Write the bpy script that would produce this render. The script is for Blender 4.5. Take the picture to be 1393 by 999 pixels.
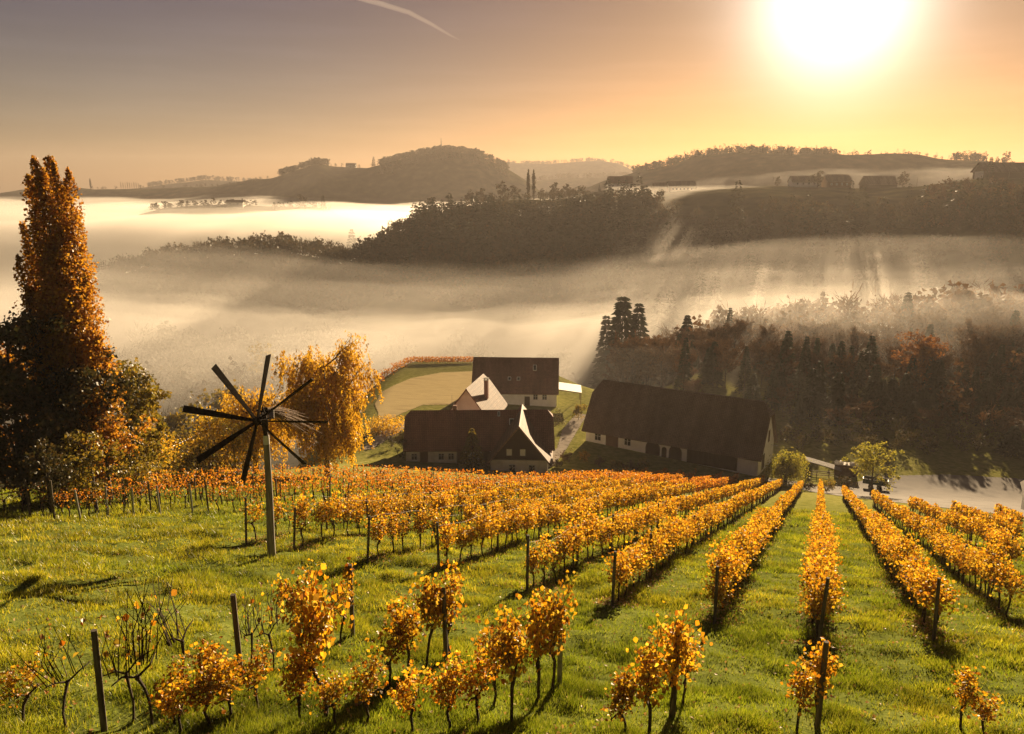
import bpy, math, random
import numpy as np
from mathutils import Vector, Matrix
for _o in list(bpy.data.objects): bpy.data.objects.remove(_o)
R = math.radians
SC = bpy.context.scene
COL = SC.collection
# ------------------------------------------------------------------ camera
FPX, CX, CY = 1093.0, 696.5, 499.5        # focal length and centre in photograph pixels
PITCH = R(12.9)
CP, SP = math.cos(PITCH), math.sin(PITCH)
cam_d = bpy.data.cameras.new('camera')
cam_d.sensor_width = 36.0
cam_d.lens = 36.0 * FPX / 1393.0
cam_d.clip_start = 0.1
cam_d.clip_end = 30000
cam = bpy.data.objects.new('camera', cam_d)
COL.objects.link(cam)
cam.location = (0, 0, 0)
cam.rotation_euler = (R(90) - PITCH, 0, 0)
SC.camera = cam
# ------------------------------------------------------------------ sky
SUN_AZ, SUN_EL = R(20.7), R(11.0)
SUN_DIR = Vector((math.sin(SUN_AZ) * math.cos(SUN_EL), math.cos(SUN_AZ) * math.cos(SUN_EL), math.sin(SUN_EL)))
world = bpy.data.worlds.new('World')
SC.world = world
world.use_nodes = True
wt = world.node_tree
for n in list(wt.nodes): wt.nodes.remove(n)
def wn(t, **kw):
    n = wt.nodes.new(t)
    for k, v in kw.items(): setattr(n, k, v)
    return n
def wmath(op, a, b=None, c=None, clamp=False):
    n = wn('ShaderNodeMath', operation=op, use_clamp=clamp)
    for i, v in enumerate((a, b, c)):
        if v is None: continue
        if isinstance(v, (int, float)): n.inputs[i].default_value = v
        else: wt.links.new(v, n.inputs[i])
    return n.outputs[0]
def wmix(fac, a, b, blend='MIX'):
    n = wn('ShaderNodeMix', data_type='RGBA', blend_type=blend)
    for sock, v in ((n.inputs[0], fac), (n.inputs[6], a), (n.inputs[7], b)):
        if isinstance(v, (int, float)): sock.default_value = v
        elif isinstance(v, tuple): sock.default_value = (*v, 1)
        else: wt.links.new(v, sock)
    return n.outputs[2]
sky = wn('ShaderNodeTexSky', sky_type='NISHITA')
sky.sun_disc = False
sky.sun_elevation = SUN_EL
sky.sun_rotation = SUN_AZ
sky.altitude = 350
sky.air_density = 1.0
sky.dust_density = 1.0
sky.ozone_density = 1.5
tc = wn('ShaderNodeTexCoord')
dotn = wn('ShaderNodeVectorMath', operation='DOT_PRODUCT')
wt.links.new(tc.outputs['Generated'], dotn.inputs[0])
dotn.inputs[1].default_value = SUN_DIR
cosang = dotn.outputs['Value']
ang = wmath('ARCCOSINE', wmath('MINIMUM', cosang, 0.999999))         # angle from the sun, radians
sep = wn('ShaderNodeSeparateXYZ')
wt.links.new(tc.outputs['Generated'], sep.inputs[0])
elev = sep.outputs['Z']
# autumn haze colours the whole sky warm; the air right above the horizon more so
tint_hi = (0.112, 0.083, 0.126)
tint_zen_fill = (0.165, 0.118, 0.122)  # sky above the view, brightened as added fill for the shaded farm
tint_lo = (0.385, 0.278, 0.235)
f_el = wmath('SMOOTH_MIN', wmath('MULTIPLY', wmath('MAXIMUM', elev, 0.0), 4.2), 1.0, 0.3)
tint = wmix(wmath('MULTIPLY', wmath('MAXIMUM', wmath('SUBTRACT', elev, 0.27), 0.0), 4.0, clamp=True), wmix(f_el, tint_lo, tint_hi), tint_zen_fill)
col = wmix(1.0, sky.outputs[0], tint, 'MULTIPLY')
# thick air dims the sky round the sun and turns it to gold low down
dim = wmath('SUBTRACT', 1.0, wmath('MULTIPLY', wmath('EXPONENT', wmath('MULTIPLY', wmath('DIVIDE', ang, 0.42), -1.0)), 0.90))
low = wmath('EXPONENT', wmath('MULTIPLY', wmath('DIVIDE', wmath('MAXIMUM', elev, 0.0), 0.085), -1.0))
near = wmath('EXPONENT', wmath('MULTIPLY', wmath('POWER', wmath('DIVIDE', ang, 0.42), 2.0), -1.0))
gold = wmix(wmath('MULTIPLY', low, near), (1.0, 1.0, 1.0), (1.0, 0.50, 0.01))
col = wmix(1.0, wmix(1.0, col, dim, 'MULTIPLY'), gold, 'MULTIPLY')
# aureole of the low sun in humid air
g1 = wmath('EXPONENT', wmath('MULTIPLY', wmath('POWER', wmath('DIVIDE', ang, 0.075), 2.0), -1.0))
g2 = wmath('EXPONENT', wmath('MULTIPLY', wmath('DIVIDE', ang, 0.055), -1.0))
g3 = wmath('EXPONENT', wmath('MULTIPLY', wmath('DIVIDE', ang, 0.30), -1.0))
glow = wmix(1.0, wmix(1.0, (1.0, 0.93, 0.84), g1, 'MULTIPLY'), (8.0, 8.0, 8.0), 'MULTIPLY')
glow2 = wmix(1.0, wmix(1.0, (1.0, 0.86, 0.66), g2, 'MULTIPLY'), (7.5, 7.5, 7.5), 'MULTIPLY')
glow3 = wmix(1.0, wmix(1.0, (1.0, 0.55, 0.13), g3, 'MULTIPLY'), (1.5, 1.5, 1.5), 'MULTIPLY')
glow2 = wmix(1.0, glow2, glow3, 'ADD')
glow4 = wmix(1.0, wmix(1.0, (1.0, 0.42, 0.008), wmath('MULTIPLY', low, near), 'MULTIPLY'), (3.4, 3.4, 3.4), 'MULTIPLY')
glow2 = wmix(1.0, glow2, glow4, 'ADD')
# faint cirrus streaks
mp = wn('ShaderNodeMapping')
mp.inputs['Scale'].default_value = (3.0, 3.0, 38.0)
mp.inputs['Rotation'].default_value = (0.0, R(2.0), 0.0)
wt.links.new(tc.outputs['Generated'], mp.inputs[0])
cn = wn('ShaderNodeTexNoise')
cn.inputs['Scale'].default_value = 1.6
cn.inputs['Detail'].default_value = 6
wt.links.new(mp.outputs[0], cn.inputs['Vector'])
cr = wn('ShaderNodeMapRange')
wt.links.new(cn.outputs[0], cr.inputs[0])
cr.inputs[1].default_value = 0.45; cr.inputs[2].default_value = 0.75
cr.inputs[3].default_value = 0.97; cr.inputs[4].default_value = 1.12
col = wmix(1.0, col, cr.outputs[0], 'MULTIPLY')
col = wmix(1.0, wmix(1.0, col, glow, 'ADD'), glow2, 'ADD')
bg = wn('ShaderNodeBackground')
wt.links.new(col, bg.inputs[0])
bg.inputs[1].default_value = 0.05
wo = wn('ShaderNodeOutputWorld')
wt.links.new(bg.outputs[0], wo.inputs[0])
# ------------------------------------------------------------------ sun
sun_d = bpy.data.lights.new('sun', 'SUN')
sun_d.energy = 5.0
sun_d.angle = R(0.5)
sun_d.color = (1.0, 0.75, 0.45)
sun = bpy.data.objects.new('sun', sun_d)
COL.objects.link(sun)
sun.rotation_euler = (-SUN_DIR).to_track_quat('-Z', 'Y').to_euler()
# ------------------------------------------------------------------ exposure
SC.view_settings.view_transform = 'Standard'
SC.view_settings.look = 'None'
SC.view_settings.exposure = 1.95
SC.view_settings.gamma = 1.0
SC.view_settings.use_curve_mapping = False
SC.cycles.use_denoising = True
SC.cycles.max_bounces = 6
SC.cycles.diffuse_bounces = 2
SC.cycles.glossy_bounces = 2
SC.cycles.transmission_bounces = 4
SC.cycles.transparent_max_bounces = 12
SC.cycles.volume_bounces = 0
SC.cycles.sample_clamp_indirect = 4.0

# ------------------------------------------------------------------ helpers
rng = np.random.default_rng(7)
def ray(px, py):
    """unit-forward ray of a photograph pixel, world axes"""
    u, v = (px - CX) / FPX, -(py - CY) / FPX
    return np.array([u, CP + v * SP, -SP + v * CP])
def at_y(px, py, y):
    d = ray(px, py); return d * (y / d[1])
def at_z(px, py, z):
    d = ray(px, py); return d * (z / d[2])

def _hash(ix, iy, seed):
    h = (ix.astype(np.int64) * 374761393 + iy.astype(np.int64) * 668265263 + seed * 1442695041) & 0x7fffffff
    h = ((h ^ (h >> 13)) * 1274126177) & 0x7fffffff
    return ((h ^ (h >> 16)) & 0xffff) / 65535.0
def vnoise(x, y, seed=0):
    x = np.asarray(x, float); y = np.asarray(y, float)
    x0 = np.floor(x); y0 = np.floor(y)
    fx = x - x0; fy = y - y0
    fx = fx * fx * (3 - 2 * fx); fy = fy * fy * (3 - 2 * fy)
    a = _hash(x0, y0, seed); b = _hash(x0 + 1, y0, seed); c = _hash(x0, y0 + 1, seed); d = _hash(x0 + 1, y0 + 1, seed)
    return (a * (1 - fx) + b * fx) * (1 - fy) + (c * (1 - fx) + d * fx) * fy - 0.5
def fbm(x, y, scale, octaves=4, seed=0, gain=0.5):
    s = 0.0; amp = 1.0
    x = np.asarray(x, float) / scale; y = np.asarray(y, float) / scale
    for o in range(octaves):
        s = s + amp * vnoise(x + 17.3 * o, y - 9.1 * o, seed + o)
        x = x * 2.03; y = y * 2.03; amp *= gain
    return s * 2
def smax(a, b, k):
    h = np.clip(0.5 + 0.5 * (a - b) / k, 0, 1)
    return b + (a - b) * h + k * h * (1 - h)
def smin(a, b, k): return -smax(-a, -b, k)
def sstep(e0, e1, x):
    t = np.clip((x - e0) / (e1 - e0), 0, 1)
    return t * t * (3 - 2 * t)

def mesh_np(name, V, faces, mats=None, mat_idx=None, smooth=False):
    """one mesh from a vertex array and a list of face arrays (n,3)/(n,4)/(n,k)"""
    me = bpy.data.meshes.new(name)
    V = np.asarray(V, np.float32)
    loops = np.concatenate([np.asarray(f, np.int32).ravel() for f in faces])
    tot = np.concatenate([np.full(len(f), f.shape[1], np.int32) for f in faces])
    start = np.concatenate([[0], np.cumsum(tot)[:-1]]).astype(np.int32)
    me.vertices.add(len(V)); me.vertices.foreach_set('co', V.ravel())
    me.loops.add(len(loops)); me.loops.foreach_set('vertex_index', loops)
    me.polygons.add(len(tot)); me.polygons.foreach_set('loop_start', start)
    try: me.polygons.foreach_set('loop_total', tot)
    except Exception: pass
    for m in (mats or []): me.materials.append(m)
    if mat_idx is not None: me.polygons.foreach_set('material_index', np.asarray(mat_idx, np.int32))
    me.polygons.foreach_set('use_smooth', np.full(len(tot), bool(smooth)))
    me.update(calc_edges=True)
    return me
class MB:
    """collects shapes into one mesh"""
    def __init__(s): s.V = []; s.F = {}; s.n = 0
    def add(s, V, *faces):
        V = np.asarray(V, float)
        for f in faces:
            f = np.asarray(f, np.int64) + s.n
            s.F.setdefault(f.shape[1], []).append(f)
        s.V.append(V); s.n += len(V)
        return s
    def poly(s, pts):
        s.add(pts, np.arange(len(pts))[None, :]); return s
    def box(s, c, size, rz=0.0, rot=None):
        x, y, z = np.asarray(size, float) / 2
        V = np.array([[i, j, k] for k in (-z, z) for (i, j) in ((-x, -y), (x, -y), (x, y), (-x, y))])
        M = np.array(rot) if rot is not None else np.array([[math.cos(rz), -math.sin(rz), 0], [math.sin(rz), math.cos(rz), 0], [0, 0, 1]])
        V = V @ M.T + np.asarray(c, float)
        return s.add(V, [[3, 2, 1, 0], [4, 5, 6, 7], [0, 1, 5, 4], [1, 2, 6, 5], [2, 3, 7, 6], [3, 0, 4, 7]])
    def bar(s, p0, p1, w, h, up=(0, 0, 1)):
        p0 = np.asarray(p0, float); p1 = np.asarray(p1, float)
        d = p1 - p0; L = np.linalg.norm(d); d = d / L
        up = np.asarray(up, float); sx = np.cross(d, up)
        if np.linalg.norm(sx) < 1e-6: sx = np.cross(d, (1, 0, 0.1))
        sx /= np.linalg.norm(sx); uz = np.cross(sx, d)
        return s.box((p0 + p1) / 2, (w, L, h), rot=np.stack([sx, d, uz], 1))
    def tube(s, pts, rad, n=6, cap=True):
        pts = np.asarray(pts, float); m = len(pts)
        rad = np.full(m, rad, float) if np.isscalar(rad) else np.asarray(rad, float)
        T = np.gradient(pts, axis=0); T /= np.linalg.norm(T, axis=1)[:, None] + 1e-12
        ref = np.array([0, 0, 1.0]) if abs(T[:, 2]).mean() < 0.8 else np.array([1.0, 0, 0])
        A = np.cross(T, ref); A /= np.linalg.norm(A, axis=1)[:, None] + 1e-12
        B = np.cross(T, A)
        th = np.arange(n) * 2 * math.pi / n
        V = (pts[:, None, :] + rad[:, None, None] * (np.cos(th)[None, :, None] * A[:, None, :] + np.sin(th)[None, :, None] * B[:, None, :])).reshape(-1, 3)
        i, j = np.meshgrid(np.arange(m - 1), np.arange(n), indexing='ij'); j2 = (j + 1) % n
        F = np.stack([i * n + j, i * n + j2, (i + 1) * n + j2, (i + 1) * n + j], -1).reshape(-1, 4)
        s.add(V, F)
        if cap:
            s.F.setdefault(n, []).append(np.array([np.arange(n)[::-1]]) + s.n - len(V))
            s.F.setdefault(n, []).append(np.array([np.arange(n) + (m - 1) * n]) + s.n - len(V))
        return s
    def blob(s, c, r, seg=10, rings=6, jit=0.0):
        c = np.asarray(c, float); r = np.asarray(r if np.ndim(r) else (r, r, r), float)
        th = np.linspace(0, math.pi, rings + 1)[1:-1]; ph = np.arange(seg) * 2 * math.pi / seg
        P = np.stack([np.outer(np.sin(th), np.cos(ph)), np.outer(np.sin(th), np.sin(ph)), np.outer(np.cos(th), np.ones(seg))], -1).reshape(-1, 3)
        P = np.vstack([P, [[0, 0, 1], [0, 0, -1]]])
        if jit: P = P * (1 + rng.uniform(-jit, jit, (len(P), 1)))
        m = rings - 1
        i, j = np.meshgrid(np.arange(m - 1), np.arange(seg), indexing='ij'); j2 = (j + 1) % seg
        Q = np.stack([i * seg + j, (i + 1) * seg + j, (i + 1) * seg + j2, i * seg + j2], -1).reshape(-1, 4)
        a = np.arange(seg); a2 = (a + 1) % seg
        T1 = np.stack([np.full(seg, m * seg), a, a2], -1); T2 = np.stack([np.full(seg, m * seg + 1), (m - 1) * seg + a2, (m - 1) * seg + a], -1)
        return s.add(P * r + c, Q, np.vstack([T1, T2]))
    def mesh(s, name, mat=None, smooth=False):
        fs = [np.concatenate(v) for k, v in sorted(s.F.items())]
        return mesh_np(name, np.concatenate(s.V), fs, [mat] if mat else None, smooth=smooth)
    def build(s, name, mat, parent=None, loc=None, rz=0.0, smooth=False):
        return link(name, s.mesh(name, mat, smooth), parent, loc, rz)
def link(name, data, parent=None, loc=None, rz=0.0):
    o = bpy.data.objects.new(name, data)
    COL.objects.link(o)
    if loc is not None: o.location = loc
    if rz: o.rotation_euler = (0, 0, rz)
    if parent is not None: o.parent = parent
    return o
def tag(o, label=None, cat=None, group=None, kind=None):
    if label: o['label'] = label
    if cat: o['category'] = cat
    if group: o['group'] = group
    if kind: o['kind'] = kind
    return o
def thing(name, label, cat, loc=(0, 0, 0), rz=0.0, group=None, scale=None):
    o = bpy.data.objects.new(name, None)
    o.empty_display_size = 0.3
    COL.objects.link(o)
    o.location = loc; o.rotation_euler = (0, 0, rz)
    if scale is not None: o.scale = (scale,) * 3 if np.isscalar(scale) else scale
    return tag(o, label, cat, group)

# ------------------------------------------------------------------ materials
def mat_new(name):
    m = bpy.data.materials.new(name); m.use_nodes = True
    nt = m.node_tree
    for n in list(nt.nodes): nt.nodes.remove(n)
    out = nt.nodes.new('ShaderNodeOutputMaterial')
    return m, nt, out
def ramp(nt, fac, stops, interp='LINEAR'):
    r = nt.nodes.new('ShaderNodeValToRGB'); cr = r.color_ramp; cr.interpolation = interp
    while len(cr.elements) < len(stops): cr.elements.new(0.5)
    for e, (p, c) in zip(cr.elements, stops): e.position = p; e.color = (*c, 1)
    nt.links.new(fac, r.inputs[0])
    return r.outputs[0]
def noise(nt, scale, detail=4, rough=0.55, obj=True, stretch=None, dim=None):
    t = nt.nodes.new('ShaderNodeTexCoord')
    v = t.outputs['Object']
    if stretch:
        mp = nt.nodes.new('ShaderNodeMapping'); mp.inputs['Scale'].default_value = stretch
        nt.links.new(v, mp.inputs[0]); v = mp.outputs[0]
    n = nt.nodes.new('ShaderNodeTexNoise')
    n.inputs['Scale'].default_value = scale; n.inputs['Detail'].default_value = detail; n.inputs['Roughness'].default_value = rough
    nt.links.new(v, n.inputs['Vector'])
    return n.outputs[0]
def nmix(nt, fac, a, b, blend='MIX'):
    n = nt.nodes.new('ShaderNodeMix'); n.data_type = 'RGBA'; n.blend_type = blend
    for sock, v in ((n.inputs[0], fac), (n.inputs[6], a), (n.inputs[7], b)):
        if isinstance(v, (int, float)): sock.default_value = v
        elif isinstance(v, tuple): sock.default_value = (*v, 1)
        else: nt.links.new(v, sock)
    return n.outputs[2]
def bump(nt, h, strength, dist=0.1):
    b = nt.nodes.new('ShaderNodeBump'); b.inputs['Strength'].default_value = strength; b.inputs['Distance'].default_value = dist
    nt.links.new(h, b.inputs['Height']); return b.outputs[0]
def mat_solid(name, stops, scale=3.0, rough=0.8, bstr=0.3, bdist=0.02, stretch=None, metallic=0.0, detail=5, spec=0.3):
    """noise mottled opaque surface; stops = colours along the noise"""
    m, nt, out = mat_new(name)
    p = nt.nodes.new('ShaderNodeBsdfPrincipled')
    n = noise(nt, scale, detail, stretch=stretch)
    k = len(stops)
    c = ramp(nt, n, [(0.3 + 0.4 * i / max(1, k - 1), s) for i, s in enumerate(stops)])
    nt.links.new(c, p.inputs['Base Color'])
    p.inputs['Roughness'].default_value = rough
    p.inputs['Metallic'].default_value = metallic
    p.inputs['Specular IOR Level'].default_value = spec
    if bstr: nt.links.new(bump(nt, n, bstr, bdist), p.inputs['Normal'])
    nt.links.new(p.outputs[0], out.inputs[0])
    return m
def mat_leaf(name, stops, trans=0.5, scale=0.35, rough=0.6, tgain=1.0):
    """thin leaves: each leaf (mesh island) takes its own colour; light passes through"""
    m, nt, out = mat_new(name)
    g = nt.nodes.new('ShaderNodeNewGeometry')
    k = len(stops)
    c = ramp(nt, g.outputs['Random Per Island'], [(i / max(1, k - 1), s) for i, s in enumerate(stops)])
    n = noise(nt, scale, 3)
    c = nmix(nt, 1.0, c, ramp(nt, n, [(0.3, (0.72, 0.68, 0.62)), (0.7, (1.2, 1.18, 1.1))]), 'MULTIPLY')
    d = nt.nodes.new('ShaderNodeBsdfDiffuse'); nt.links.new(c, d.inputs[0])
    t = nt.nodes.new('ShaderNodeBsdfTranslucent')
    nt.links.new(nmix(nt, 1.0, c, (tgain, tgain * 0.95, tgain * 0.8), 'MULTIPLY'), t.inputs[0])
    mx = nt.nodes.new('ShaderNodeMixShader'); mx.inputs[0].default_value = trans
    nt.links.new(d.outputs[0], mx.inputs[1]); nt.links.new(t.outputs[0], mx.inputs[2])
    gl = nt.nodes.new('ShaderNodeBsdfGlossy'); gl.inputs['Roughness'].default_value = 0.45; gl.inputs[0].default_value = (1, 1, 1, 1)
    mg = nt.nodes.new('ShaderNodeMixShader'); mg.inputs[0].default_value = 0.03
    nt.links.new(mx.outputs[0], mg.inputs[1]); nt.links.new(gl.outputs[0], mg.inputs[2])
    nt.links.new(mg.outputs[0], out.inputs[0])
    return m
def mat_volume(name, color, density, aniso):
    m, nt, out = mat_new(name)
    v = nt.nodes.new('ShaderNodeVolumePrincipled')
    v.inputs['Color'].default_value = (*color, 1)
    v.inputs['Density'].default_value = density
    v.inputs['Anisotropy'].default_value = aniso
    nt.links.new(v.outputs[0], out.inputs['Volume'])
    return m
# ------------------------------------------------------------------ terrain
PL = (-5.28, -0.0619, -0.3334)                 # vineyard slope: z = a + b x + c y
def plane(x, y): return PL[0] + PL[1] * x + PL[2] * y
def ridge_tab(pts):
    """(px, py, y) crest points -> sorted tables of tan(azimuth), distance y, height z"""
    P = np.array([at_y(a, b, y) for a, b, y in pts])
    t = P[:, 0] / P[:, 1]
    i = np.argsort(t)
    return t[i], P[i, 1], P[i, 2]
RIDGES = [
    # crest, front half width, back half width, exponent of the slope, ends fall away?
    dict(n='farm_ridge', p=[(430, 395, 600), (500, 350, 610), (540, 325, 630), (590, 303, 650), (640, 284, 680), (700, 275, 700), (760, 273, 710), (830, 257, 720), (890, 263, 715), (950, 257, 710),
                            (1050, 253, 700), (1180, 257, 690), (1250, 254, 670), (1330, 243, 630), (1400, 243, 600), (1700, 235, 560)], f=250, b=220, e=1.3),
    dict(n='spur', p=[(60, 378, 650), (120, 362, 640), (200, 342, 630), (290, 328, 620), (380, 320, 610), (430, 327, 600), (480, 340, 595), (560, 332, 590), (620, 320, 590), (700, 308, 590),
                      (770, 302, 590), (835, 305, 590), (870, 345, 590), (905, 420, 590)], f=170, b=120, e=1.2),
    dict(n='church_hill', p=[(-500, 268, 1800), (0, 264, 1750), (60, 259, 1720), (200, 257, 1700), (300, 254, 1680), (370, 243, 1650), (430, 223, 1640), (455, 227, 1640), (500, 229, 1630), (560, 213, 1620),
                             (605, 206, 1620), (650, 212, 1620), (690, 230, 1620), (720, 250, 1620), (745, 270, 1620), (800, 300, 1600)], f=260, b=400, e=1.2),
    dict(n='pale_hill', p=[(150, 262, 2600), (220, 252, 2600), (280, 245, 2600), (330, 247, 2600), (400, 255, 2600)], f=250, b=300, e=1.2),
    dict(n='far_ridge', p=[(640, 235, 3300), (690, 224, 3300), (740, 224, 3250), (800, 219, 3250), (840, 222, 3250), (870, 236, 3250), (950, 250, 3250)], f=500, b=400, e=1.2),
    dict(n='mid_ridge', p=[(690, 252, 2400), (760, 243, 2400), (830, 242, 2350), (900, 240, 2300), (1000, 250, 2300)], f=400, b=300, e=1.2),
    dict(n='sun_ridge', p=[(780, 262, 1300), (830, 245, 1280), (900, 229, 1250), (950, 217, 1230), (1000, 210, 1210), (1050, 211, 1200), (1100, 211, 1190), (1150, 212, 1180), (1200, 211, 1170),
                           (1250, 214, 1150), (1290, 218, 1130), (1330, 219, 1110), (1393, 226, 1090), (1700, 220, 1050)], f=300, b=400, e=1.2),
    dict(n='fog_mound', p=[(190, 292, 1000), (220, 284, 1000), (260, 280, 1000), (310, 278, 1000), (370, 281, 1000), (430, 282, 1000), (460, 292, 1000)], f=60, b=70, e=1.2),
]
for r in RIDGES: r['t'], r['d'], r['z'] = ridge_tab(r['p'])
RIDGES[1]['z'] = RIDGES[1]['z'] - 14.0          # the spur's outline is its tree tops
VALLEY = -112.0
def H(x, y):
    x = np.asarray(x, float); y = np.asarray(y, float)
    # own hillside, steep vineyard running out on the farm terrace
    z = plane(x, y)
    # the crest of the slope rolls over to the left
    lx = -(x + 12 + 0.12 * y)
    z = z - 0.016 * np.maximum(lx, 0) ** 1.75 * sstep(75, 10, y) * 0.9
    tt = x / np.maximum(y, 5.0)
    ye = np.interp(tt, [-1.2, -0.8, -0.56, -0.40, -0.28, -0.15], [30, 38, 52, 75, 105, 160])
    z = z - 0.010 * np.maximum(y - ye, 0) ** 1.7 * sstep(0.0, -0.12, tt)
    terr = -51.6 - 0.045 * x - 0.02 * np.maximum(y - 150, 0)
    terr = terr - 34 * sstep(-30, -75, x)
    z = smax(z, terr, 3.0)
    # the terrace breaks off into the valley
    edge = 235 + 0.10 * x + 10 * fbm(x, y, 90, 2, 5)
    edge = np.where(x > 35, edge + 0.45 * (x - 35), edge)
    edge = edge - 90 * sstep(-24, -62, x) - 42 * sstep(2, 26, x) * sstep(78, 40, x)
    drop = VALLEY + 4 * fbm(x, y, 60, 3, 9) + 26 * sstep(0, -60, x) * sstep(500, 380, y)
    k = sstep(0, 190, y - edge)
    z = z * (1 - k) + drop * k
    out = z
    t = x / np.maximum(y, 1.0)
    for r in RIDGES:
        d = np.interp(t, r['t'], r['d']); cz = np.interp(t, r['t'], r['z'])
        out_l = np.maximum(r['t'][0] - t, 0) + np.maximum(t - r['t'][-1], 0)
        cz = cz - out_l * d * 0.5
        s = y - d
        w = np.where(s < 0, r['f'], r['b'])
        q = np.exp(-np.abs(s / w) ** (2 * r['e']))
        ht = np.maximum(cz - VALLEY, 0)
        zz = VALLEY - 6 + (ht + 6) * q
        zz = zz + q * (1 - np.exp(-(s / 60.0) ** 2)) * fbm(x, y, 120, 3, 21) * 8
        zz = np.where(y > 150, zz, -999)
        out = smax(out, zz, 2.0) if r['n'] not in ('farm_ridge', 'spur') else np.maximum(out, zz)
    near = np.hypot(x, y - 20)
    out = out + (0.10 * fbm(x, y, 2.3, 3, 3) + 0.10 * fbm(x, y, 0.9, 2, 8)) * sstep(120, 20, near) + 0.22 * fbm(x, y, 9, 2, 4) * sstep(130, 60, y)
    return out
def h1(x, y): return float(H(np.array([x]), np.array([y]))[0])
def ground_at(px, py, far=2500.0, near=6.0):
    """the first ground point the pixel sees"""
    d = ray(px, py)
    ys = np.geomspace(near, far, 1400)
    P = d[None, :] * (ys / d[1])[:, None]
    g = H(P[:, 0], P[:, 1])
    k = np.nonzero(P[:, 2] < g)[0]
    if not len(k): return None
    k = k[0]
    lo, hi = ys[max(k - 1, 0)], ys[k]
    for _ in range(25):
        m = 0.5 * (lo + hi); p = d * (m / d[1])
        if p[2] < h1(p[0], p[1]): hi = m
        else: lo = m
    return d * (hi / d[1])

def terrain_mesh():
    ay = -70.0
    az = np.concatenate([np.linspace(-75, -42, 40)[:-1], np.linspace(-42, 42, 620), np.linspace(42, 75, 40)[1:]])
    az = np.radians(az)
    rr = np.concatenate([[20, 35, 48, 58], np.geomspace(64, 200, 190), np.geomspace(200, 900, 230)[1:], np.geomspace(900, 3700, 150)[1:]])
    A, Rr = np.meshgrid(az, rr, indexing='ij')
    X = Rr * np.sin(A); Y = ay + Rr * np.cos(A)
    Z = H(X, Y)
    n, m = A.shape
    V = np.stack([X, Y, Z], -1).reshape(-1, 3)
    i, j = np.meshgrid(np.arange(n - 1), np.arange(m - 1), indexing='ij')
    F = np.stack([i * m + j, i * m + j + 1, (i + 1) * m + j + 1, (i + 1) * m + j], -1).reshape(-1, 4)
    return mesh_np('ground', V, [F], smooth=True)
def mat_ground():
    m, nt, out = mat_new('meadow_ground')
    p = nt.nodes.new('ShaderNodeBsdfPrincipled')
    n1 = noise(nt, 0.9, 6, 0.65); n2 = noise(nt, 0.06, 4); n3 = noise(nt, 9.0, 4, 0.7)
    near = ramp(nt, n1, [(0.30, (0.045, 0.062, 0.012)), (0.52, (0.105, 0.135, 0.022)), (0.75, (0.20, 0.21, 0.05))])
    near = nmix(nt, 0.35, near, ramp(nt, n3, [(0.35, (0.05, 0.06, 0.012)), (0.7, (0.22, 0.22, 0.07))]))
    far = ramp(nt, n2, [(0.35, (0.030, 0.030, 0.016)), (0.55, (0.055, 0.050, 0.025)), (0.7, (0.085, 0.070, 0.032))])
    straw = ramp(nt, n1, [(0.30, (0.13, 0.135, 0.030)), (0.52, (0.24, 0.22, 0.065)), (0.75, (0.36, 0.31, 0.12))])
    tcn = nt.nodes.new('ShaderNodeTexCoord'); sx = nt.nodes.new('ShaderNodeSeparateXYZ')
    nt.links.new(tcn.outputs['Object'], sx.inputs[0])
    mr = nt.nodes.new('ShaderNodeMapRange'); nt.links.new(sx.outputs['Y'], mr.inputs[0])
    mr.inputs[1].default_value = 200; mr.inputs[2].default_value = 260
    ms = nt.nodes.new('ShaderNodeMapRange'); nt.links.new(sx.outputs['Y'], ms.inputs[0])
    ms.inputs[1].default_value = 55; ms.inputs[2].default_value = 115; ms.inputs[4].default_value = 0.75
    near = nmix(nt, ms.outputs[0], near, straw)
    c = nmix(nt, mr.outputs[0], near, far)
    nt.links.new(c, p.inputs['Base Color'])
    p.inputs['Roughness'].default_value = 0.95; p.inputs['Specular IOR Level'].default_value = 0.0
    nt.links.new(bump(nt, n1, 0.6, 0.25), p.inputs['Normal'])
    nt.links.new(p.outputs[0], out.inputs[0])
    return m
g_me = terrain_mesh(); g_me.materials.append(mat_ground())
ground = link('ground', g_me); tag(ground, 'rolling hills and steep vineyard meadow above a valley', None, None, 'structure')
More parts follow.
